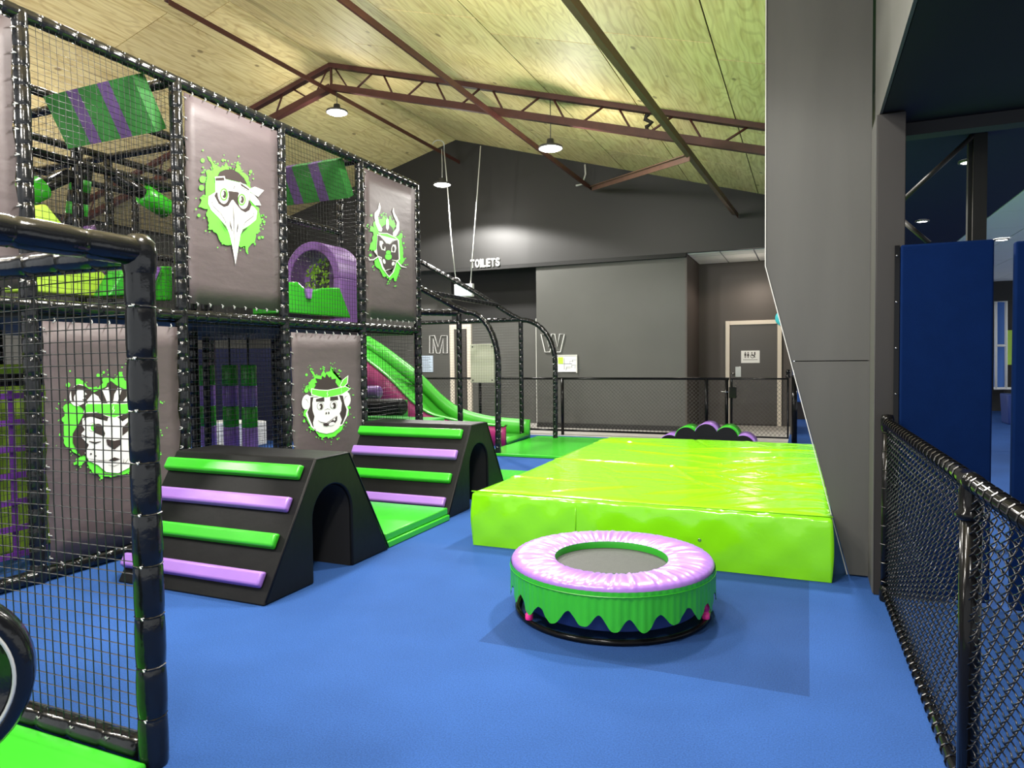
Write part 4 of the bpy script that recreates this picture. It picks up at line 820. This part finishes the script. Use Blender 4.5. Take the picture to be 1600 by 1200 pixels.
obj('cable_ties', at, ['wire', 'tie'], ar, kind='stuff', fix=False)
fnet((-6.9, yF+.03, .1), (1, 0, 0), (0, 0, 1), 2.1, 2.0, 'wiregrey', 21, ar, .05, .0015)
# side nets roof (roof of slide, cords from near curve)
fnet((-6.5, yN, 2.3), (1, 0, 0), (0, 0, 1), .75, .42, 'cord', 22, ar, .05, .0025)
# rollers at the frame bottom seen through the last bay
for a, b, m, lb in (((575, 613), (594, 613), 'purpled', 'purple foam roller inside the frame before the slide'), ((572, 638), (632, 636), 'foamblack', 'long black foam roller lying before the slide')):
    A = ony(*a, 9.0 if m == 'purpled' else 8.4); Bq = ony(*b, 9.0 if m == 'purpled' else 8.4); r = .1 if m == 'purpled' else .12; A = A-Vector((.5, 0, 0))
    setp(obj('foam_roller', tube(MB(), [A, A.lerp(Bq, .02), A.lerp(Bq, .97), Bq], r, 24, rs=[r*.7, r, r, r*.75]), m, origin=(A.x, A.y, A.z-r)), lb, 'roller')
setp(obj('step_block', B(-6.6, -4.8, 8.15, 8.75, 0, .62), 'greend', bevel=.02, origin=(-5.7, 8.4, 0)), 'deep green foam block carrying the black roller inside the frame', 'foam block')
setp(obj('step_block', B(-6.7, -5.75, 8.85, 9.3, 0, .83), 'greend', bevel=.02, origin=(-5.6, 9.0, 0)), 'taller green foam block carrying the purple roller', 'foam block')
# ------------------------------------------------------------------ climbing blocks
def climb_block(dx, dy, label):
    x0, x1 = -4.20+dx, -2.95+dx; ya, yb, yc, yd = 3.13+dy, 3.625+dy, 3.98+dy, 4.46+dy; Hh = .815
    t = thing('climbing_block', label, 'climbing block', ((x0+x1)/2, (ya+yd)/2, 0), 'black tunnel climbing blocks')
    a0, a1 = 3.585+dy, 4.0+dy; rr = (a1-a0)/2; cy = (a0+a1)/2
    arch = [(a0, 0)]+[(cy-rr*math.cos(PI*k/14), .41+rr*1.0*math.sin(PI*k/14)) for k in range(15)]+[(a1, 0)]
    outer = [(ya, 0), (yb, Hh), (yc, Hh), (yd, 0)]
    prof = [(ya, 0.001)]+[(yb, Hh), (yc, Hh), (yd, 0.001)]+[(p[0], max(p[1], .001)) for p in arch[::-1]]
    mb = MB(); mb.cur = 0; prism(mb, prof, 'x', x0, x1)
    o = obj('body', mb, ['foamblack'], t, bevel=.012, seg=3)
    # lining of the tunnel, slightly proud of the cut
    mb = MB(); N = len(arch); vs = [(x, p[0], max(p[1], .001)) for x in (x0+.02, x1-.02) for p in [(cy+(q[0]-cy)*.985, q[1]*.99) for q in arch]]
    mb.add(vs, [(i, i+1, N+i+1, N+i) for i in range(N-1)], True); obj('tunnel_lining', mb, 'hole', t, fix=False)
    obj('edge_piping', tube(MB(), [(x1+.001, ya+.012, .02), (x1+.001, yb, Hh-.008), (x1+.001, yc, Hh-.008), (x1+.001, yd-.01, .02)], .006, 6), 'foamblack', t)
    d = Vector((0, yb-ya, Hh)); L_ = d.length; d.normalize(); nrm = Vector((0, -d.z, d.y))
    for (s, front) in ((0, True),):
        for k, q in enumerate((.155, .405, .655, .885)):
            p = Vector((0, ya, 0))+d*(L_*q); w = .105; h = .05; mm = 'purple' if k % 2 == 0 else 'green'
            vs = []
            for x, ins in ((x0+.0, 0), (x1-.06, 0)):
                for a_, b_ in ((-w/2, .0), (w/2, .0), (w/2-.012, h), (-w/2+.012, h)): vs.append(Vector((x, 0, 0))+p+d*a_+nrm*b_)
            mb = MB(); mb.add(vs, [(0, 1, 2, 3), (7, 6, 5, 4)]+[(i, (i+1) % 4, (i+1) % 4+4, i+4) for i in range(4)]); o = obj('rung', mb, mm, t, bevel=.014, seg=3); o['label'] = 'lilac rung' if mm == 'purple' else 'green rung'
    d2 = Vector((0, yc-yd, Hh)).normalized(); n2 = Vector((0, d2.z, -d2.y)); n2 = n2 if n2.y > 0 else -n2
    for k, q in enumerate((.155, .405, .655, .885)):
        p = Vector((0, yd, 0))+Vector((0, yc-yd, Hh))*q; mb = MB(); vs = []
        for x in (x0, x1-.06):
            for a_, b_ in ((-.05, 0), (.05, 0), (.04, .022), (-.04, .022)): vs.append(Vector((x, 0, 0))+p+d2*a_+n2*b_)
        mb.add(vs, [(0, 1, 2, 3), (7, 6, 5, 4)]+[(i, (i+1) % 4, (i+1) % 4+4, i+4) for i in range(4)]); o = obj('rung', mb, 'purpled' if k % 2 == 0 else 'greend', t, bevel=.008)
        o['label'] = 'rung on the far side'
    return t
climb_block(0, 0, 'nearer black climbing block with tunnel arch and lilac and green rungs')
climb_block(-.055, 2.375, 'farther black climbing block with tunnel arch, by the crash mat')
setp(obj('step_mat', B(-4.2, -2.965, 4.475, 5.47, .001, .052), 'green', bevel=.008, origin=(-3.6, 4.97, 0)), 'lower of two stacked green mats between the climbing blocks', 'mat')
setp(obj('step_mat', B(-4.2, -2.985, 4.475, 5.47, .053, .112), 'green', bevel=.008, origin=(-3.6, 4.97, .053)), 'upper of two stacked green mats between the climbing blocks', 'mat')
setp(obj('floor_mat', B(-4.4, -2.6, 6.92, 7.98, .001, .05), 'green', bevel=.01, origin=(-3.5, 7.5, 0)), 'green mat mostly hidden behind the farther climbing block', 'mat')
setp(obj('floor_mat', B(-4.53, -2.7, 9.36, 11.75, .001, .045), 'green', bevel=.01, origin=(-3.6, 10.5, 0)), 'green landing mat at the foot of the slide', 'mat')
# ------------------------------------------------------------------ big lime crash mat
def crash():
    t = thing('crash_mat', 'huge glossy lime green crash mat beside the grey pillar', 'crash mat', (-1.1, 6.8, 0))
    x0, x1, y0, y1, z1 = -2.40, .148, 4.80, 8.78, .432; NX_, NY_, NZ_ = 190, 290, 10; rnd = random.Random(5)
    creases = []
    for k in range(70):
        cx = rnd.uniform(x0, x1); cy = y0+(y1-y0)*rnd.random(); ang = rnd.gauss(-.12, .42)
        if k > 44: cx = rnd.uniform(-.7, x1); cy = y0+rnd.random()*2.6; ang = rnd.gauss(.55, .35)
        creases.append((cx, cy, math.cos(ang), math.sin(ang), rnd.uniform(.25, .9), rnd.uniform(.012, .022), rnd.uniform(-.010, .018)))
    def hz(x, y):
        z = 0
        for cx, cy, c_, s_, l, w, h in creases:
            dx, dy = x-cx, y-cy; a = dx*c_+dy*s_
            if abs(a) > l: continue
            b = -dx*s_+dy*c_+.05*math.sin(a*3)
            if abs(b) > 4*w: continue
            z += h*math.exp(-(b/w)**2)*(1-(a/l)**2)
        e = min(x-x0, x1-x, y-y0, y1-y)
        z += .006*math.sin(x*2.3+1)*math.sin(y*1.9)
        return z-(.03*math.exp(-e/.03))+.0
    vs = []; idx = {}
    mb = MB()
    def vert(i, j, k):  # i,j grid, k 0..NZ
        key = (i, j, k)
        if key in idx: return idx[key]
        x = x0+(x1-x0)*i/NX_; y = y0+(y1-y0)*j/NY_; z = z1*k/NZ_
        bulge = .012*math.sin(PI*k/NZ_)
        if j == 0: z_ = z; y -= bulge+.004*math.sin(x*19)*math.sin(k*.9)+.006*max(0, (k/NZ_-.75))*math.sin(x*55)
        if j == NY_: y += bulge
        if i == 0: x -= bulge+.003*math.sin(y*13)
        if i == NX_: x += bulge
        if k == NZ_: z += hz(x0+(x1-x0)*i/NX_, y0+(y1-y0)*j/NY_)
        elif k == NZ_-1: z -= .005
        if k == 0: z = .002
        idx[key] = len(vs); vs.append((x, y, z)); return idx[key]
    fs = []
    for i in range(NX_):
        for j in range(NY_): fs.append((vert(i, j, NZ_), vert(i+1, j, NZ_), vert(i+1, j+1, NZ_), vert(i, j+1, NZ_)))
    for k in range(NZ_):
        for i in range(NX_):
            fs.append((vert(i, 0, k), vert(i+1, 0, k), vert(i+1, 0, k+1), vert(i, 0, k+1))); fs.append((vert(i, NY_, k), vert(i, NY_, k+1), vert(i+1, NY_, k+1), vert(i+1, NY_, k)))
        for j in range(NY_):
            fs.append((vert(0, j, k), vert(0, j, k+1), vert(0, j+1, k+1), vert(0, j+1, k))); fs.append((vert(NX_, j, k), vert(NX_, j+1, k), vert(NX_, j+1, k+1), vert(NX_, j, k+1)))
    mb.add(vs, fs, True); obj('cover', mb, 'lime', t, fix=False)
    for px in ((895, 833), (1093, 844)):
        p = ony(*px, y0-.014); e = MB(); lathe(e, p, [(.004, 0), (.009, -.002), (.011, 0), (.011, .004)], 12, 'y'); obj('eyelet', e, 'steel', t)
    s = tube(MB(), [ony(899, y, y0-.016) for y in (793, 815, 836)], .0025, 5); obj('seam', s, 'lime', t)
    obj('seam', tube(MB(), [(x0-.003, y0-.003, z1-.008), (x1+.003, y0-.003, z1-.008)], .005, 6), 'lime', t)
crash()
# ------------------------------------------------------------------ mini trampoline
def tramp():
    c = Vector((-1.045, 3.875, 0)); t = thing('mini_trampoline', 'round mini trampoline with lilac pad and scalloped green skirt', 'trampoline', tuple(c))
    R, ri, zt = .578, .325, .312; n = 360
    def wr(a): return .5*math.sin(a*67)+.3*math.sin(a*41+1)+.4*math.sin(a*97+2)
    def ring(mb, prof, wrinkle):
        vs = []
        for (r, z, w) in prof:
            for k in range(n): a = 2*PI*k/n; q = wrinkle*w*wr(a+r*.35); vs.append((c.x+r*math.cos(a), c.y+r*math.sin(a), z+q))
        mb.add(vs, [(i*n+k, i*n+(k+1) % n, (i+1)*n+(k+1) % n, (i+1)*n+k) for i in range(len(prof)-1) for k in range(n)], True)
    mb = MB(); ring(mb, [(R-.002, zt-.045, 0), (R, zt-.02, .2), (R-.012, zt-.004, .3), (R-.06, zt+.006, .8), (R-.13, zt+.008, 1), (ri+.06, zt+.002, 1), (ri+.02, zt-.006, .6), (ri, zt-.014, .2)], .008); obj('spring_pad', mb, 'purple', t, fix=False)
    mb = MB(); ring(mb, [(ri, zt-.012, .2), (ri-.004, zt-.03, 0), (ri-.002, zt-.062, 0)], .004); o = obj('inner_band', mb, 'greend', t, fix=False)
    mb = MB(); vs = []; rows = 7; wv = 25
    for j in range(rows):
        for k in range(n):
            a = 2*PI*k/n; low = .088+.070*abs(math.cos(a*11+.25*math.sin(a*5)))**2.6+.012*math.sin(a*7)
            z = (zt-.028)+(low-(zt-.028))*j/(rows-1); rr = R+.004+.004*math.sin(a*23)*(j/rows)+.002*math.sin(a*90)
            vs.append((c.x+rr*math.cos(a), c.y+rr*math.sin(a), z))
    mb.add(vs, [(i*n+k, i*n+(k+1) % n, (i+1)*n+(k+1) % n, (i+1)*n+k) for i in range(rows-1) for k in range(n)], True); obj('skirt', mb, 'green', t, fix=False)
    obj('skirt_seam', tube(MB(), [(c.x+(R+.007)*math.cos(2*PI*k/90), c.y+(R+.007)*math.sin(2*PI*k/90), zt-.052) for k in range(90)], .0025, 4, closed=True), 'greend', t)
    mb = MB(); lathe(mb, c, [(.001, zt-.056), (ri+.02, zt-.052)], 64); obj('jump_bed', mb, 'bed', t)
    obj('base_ring', tube(MB(), [(c.x+.545*math.cos(2*PI*k/72), c.y+.545*math.sin(2*PI*k/72), .016) for k in range(72)], .015, 10, closed=True), 'black_metal', t)
    obj('top_ring', tube(MB(), [(c.x+.54*math.cos(2*PI*k/72), c.y+.54*math.sin(2*PI*k/72), zt-.05) for k in range(72)], .015, 8, closed=True), 'black_metal', t)
    mb = MB(); lathe(mb, c, [(.50, .055), (.505, zt-.06)], 64); obj('inner_wall', mb, 'benchblue', t)
    p1 = onz(846, 972); p2 = onz(1087, 972)
    angs = [math.atan2(p1.y-c.y, p1.x-c.x), math.atan2(p2.y-c.y, p2.x-c.x)]; angs += [angs[0]+PI*.98, angs[1]+PI*.95, (angs[0]+angs[1]+2*PI)/2]
    for a in angs:
        x, y = c.x+.545*math.cos(a), c.y+.545*math.sin(a)
        lg = obj('leg', tube(MB(), [(x, y, .03), (x, y, zt-.06)], .011, 10), 'black_metal', t)
        mb = MB(); lathe(mb, (x, y, 0), [(.02, .03), (.021, .032), (.021, .06), (.016, .062), (.016, .075), (.021, .077), (.021, .115), (.014, .118)], 18); o = obj('clamp_sleeve', mb, 'pink', lg); o['label'] = 'pink plastic sleeve'
tramp()
# ------------------------------------------------------------------ hump step foam at the back
t = thing('hump_steps', 'green and lilac foam hump steps at the far end of the crash mat', 'foam steps', (-1.5, 11.6, 0))
for k, (px, pz, m) in enumerate(((1046, 680, 'purple'), (1072, 668, 'green'), (1103, 663, 'purple'), (1135, 668, 'green'), (1161, 681, 'purple'))):
    p = ony(px, pz, 11.35); r = .175; mb = MB(); pts = [(p.x-r, .002)]+[(p.x+r*math.cos(PI-PI*q/16), p.z-r+r*math.sin(PI*q/16)) for q in range(17)]+[(p.x+r, .002)]
    pts = [(a, max(b, .002)) for a, b in pts]
    prism(mb, pts, 'y', 11.35+k*.002, 11.92-k*.002); mb.cur = 0
    o = obj('hump', mb, 'foamblack', t)
    mb = MB(); N = 17; vs = []
    for rr_, y in ((r+.001, 11.365), (r+.012, 11.365), (r+.012, 11.93), (r+.001, 11.93)):
        for q in range(N): vs.append((p.x+rr_*math.cos(PI-PI*q/16), y, p.z-r+rr_*math.sin(PI*q/16)))
    mb.add(vs, [(i*N+q, i*N+q+1, ((i+1) % 4)*N+q+1, ((i+1) % 4)*N+q) for i in range(4) for q in range(N-1)], True)
    o = obj('hump_cover', mb, m, t); o['label'] = 'lilac vinyl cover' if m == 'purple' else 'green vinyl cover'
# ------------------------------------------------------------------ back fence
bf = thing('back_fence', 'low black chain link fence before the toilets', 'fence', (-3, 12.4, 0))
YFn = 12.4; HF = 1.07
obj('top_rail', tube(MB(), [(-7.9, YFn, HF), (-1.24, YFn, HF)], .022, 10), 'black_metal', bf); obj('bottom_rail', tube(MB(), [(-7.9, YFn, .09), (-1.28, YFn, .09)], .02, 10), 'black_metal', bf)
for x in (-7.6, -6.0, -4.27, -1.62, -1.28): obj('post', tube(MB(), [(x, YFn, 0), (x, YFn, HF+.0)], .03, 12), 'black_metal', bf)
def diamonds(mb, x0, x1, z0, z1, y, c=.07, r=.003):
    H_ = z1-z0
    k = x0-H_
    while k < x1:
        for s in (1, -1):
            # line from (k,z0) to (k+H, z1) clipped
            a0, a1 = max(k, x0), min(k+H_, x1)
            if a1 > a0+.01:
                za, zb = z0+(a0-k), z0+(a1-k)
                if s < 0: za, zb = z0+z1-za, z0+z1-zb
                tube(mb, [(a0, y+s*.002, za), (a1, y+s*.002, zb)], r, 3, cap=False)
        k += c
    return mb
obj('chain_link', diamonds(MB(), -7.9, -1.3, .1, HF-.02, YFn), 'wiregrey', bf, kind='stuff', fix=False)
gt = thing('fence_gate', 'black chain link gate with a lock box in the back fence', 'gate', (-.7, YFn, 0))
obj('frame', tube(MB(), [(-1.2, YFn, .08), (-1.2, YFn, HF), (-.3, YFn, HF), (-.3, YFn, .08)], .022, 10, closed=True), 'black_metal', gt)
obj('chain_link', diamonds(MB(), -1.18, -.32, .1, HF-.02, YFn), 'wiregrey', gt, kind='stuff', fix=False)
obj('lock_box', B(-1.24, -1.12, YFn-.05, YFn+.03, .74, .93), 'black_metal', gt, bevel=.006); obj('handle', tube(MB(), [(-1.37, YFn-.06, .85), (-1.24, YFn-.055, .845)], .008, 8), 'steel', gt)
obj('hinge', lathe(MB(), (-.3, YFn, HF+.02), [(.001, .14), (.03, .13), (.035, .08), (.02, .06), (.04, .04), (.04, .0)], 14), 'black_metal', gt)
t = thing('gate_post', 'thick black post carrying the back gate', 'post', (-.2, YFn, 0)); obj('shaft', tube(MB(), [(-.2, YFn, 0), (-.2, YFn, HF+.04)], .045, 14), 'black_metal', t); obj('cap', lathe(MB(), (-.2, YFn, HF+.04), [(.048, -.02), (.048, .01), (.001, .03)], 14), 'black_metal', t)
p = ony(735, 538, 12.33); q = ony(773, 598, 12.33)
t = thing('notice_board', 'cream square board with corner screws fixed to the back fence', 'board', ((p.x+q.x)/2, 12.33, q.z)); obj('panel', B(p.x, q.x, 12.32, 12.34, q.z, p.z), 'board', t, bevel=.005)
mb = MB()
for x in (p.x+.05, q.x-.05):
    for z in (p.z-.05, q.z+.05): lathe(mb, (x, 12.317, z), [(.001, 0), (.016, 0), (.016, .004)], 10, 'y')
obj('screws', mb, 'pdark', t, kind='stuff')
obj('stand_off', tube(MB(), [((p.x+q.x)/2, 12.34, 1.06), ((p.x+q.x)/2, 12.39, 1.06)], .02, 8), 'black_metal', t)
# ------------------------------------------------------------------ near right chain link fence
rf = thing('side_fence', 'near black chain link fence running along the right side', 'fence', (.45, 3, 0))
def fx(y): return .428+.019*(4.7-y)
Y0, Y1 = 4.585, .9
T_ = Vector((fx(Y1)-fx(Y0), Y1-Y0, 0)); LF = T_.length; T_.normalize(); Nf = Vector((-T_.y, T_.x, 0))
def fp(s, z, o=0): return Vector((fx(Y0), Y0, 0))+T_*s+Vector((0, 0, z))+Nf*o
ZT, ZB = 1.055, .045
obj('top_rail', tube(MB(), [fp(0, ZT), fp(LF, ZT)], .024, 16), 'black_metal', rf); obj('bottom_rail', tube(MB(), [fp(0, ZB), fp(LF, ZB)], .022, 16), 'black_metal', rf)
for s, r in ((.02, .028), (Y0-2.52, .031)):
    po = obj('post', tube(MB(), [fp(s, 0, .0), fp(s, ZT-.01 if s < 1 else ZT-.09)], r, 18), 'black_metal', rf)
    if s > 1:
        m_ = MB(); lathe(m_, fp(s, ZT-.09), [(r+.001, -.03), (r+.013, -.02), (r+.013, -.008), (r+.003, 0), (r+.004, .06), (r-.004, .085)], 20); obj('socket', m_, 'black_metal', rf)
        m_ = MB(); tube(m_, [fp(s-.06, ZT), fp(s+.06, ZT)], .030, 16); obj('tee_fitting', m_, 'black_metal', rf)
    else:
        for z in (ZT, ZB): m_ = MB(); lathe(m_, fp(s, z), [(.001, .05), (.03, .045), (.036, .02), (.036, -.035), (.03, -.05)], 16); obj('clamp', m_, 'black_metal', rf)
# lashing rings
m_ = MB()
s = .05
while s < LF:
    for z, r in ((ZT, .0265), (ZB, .0245)):
        p = fp(s, z); tube(m_, [p+Nf*(r*math.cos(t))+Vector((0, 0, r*math.sin(t)))+T_*(.012*t/6) for t in [q*PI/5 for q in range(10)]], .0028, 4, closed=True)
    s += .078
for k in range(9):
    p = fp(.02, .12+k*.11); tube(m_, [p+Vector((.031*math.cos(t), .031*math.sin(t), 0)) for t in [q*PI/5 for q in range(10)]], .0025, 4, closed=True)
obj('lashing_wire', m_, 'wire', rf, kind='stuff', fix=False)
d = .037; hh = .034; m_ = MB(); nW = int(LF/d); nz = int((ZT-ZB-.03)/hh)
for i in range(nW):
    s0 = .03+i*d+d/2; pts = []
    for k in range(nz+1):
        sg = 1 if (k+i) % 2 == 0 else -1; z = ZB+.015+k*hh
        pts += [fp(s0+sg*d*.34, z-hh*.36, -.009*sg), fp(s0+sg*d*.58, z, 0), fp(s0+sg*d*.34, z+hh*.36, .009*sg)]
    tube(m_, pts, .0023, 5, cap=False)
for f_ in range(len(m_.sm)): m_.sm[f_] = True
obj('chain_link', m_, 'wire', rf, kind='stuff', fix=False)
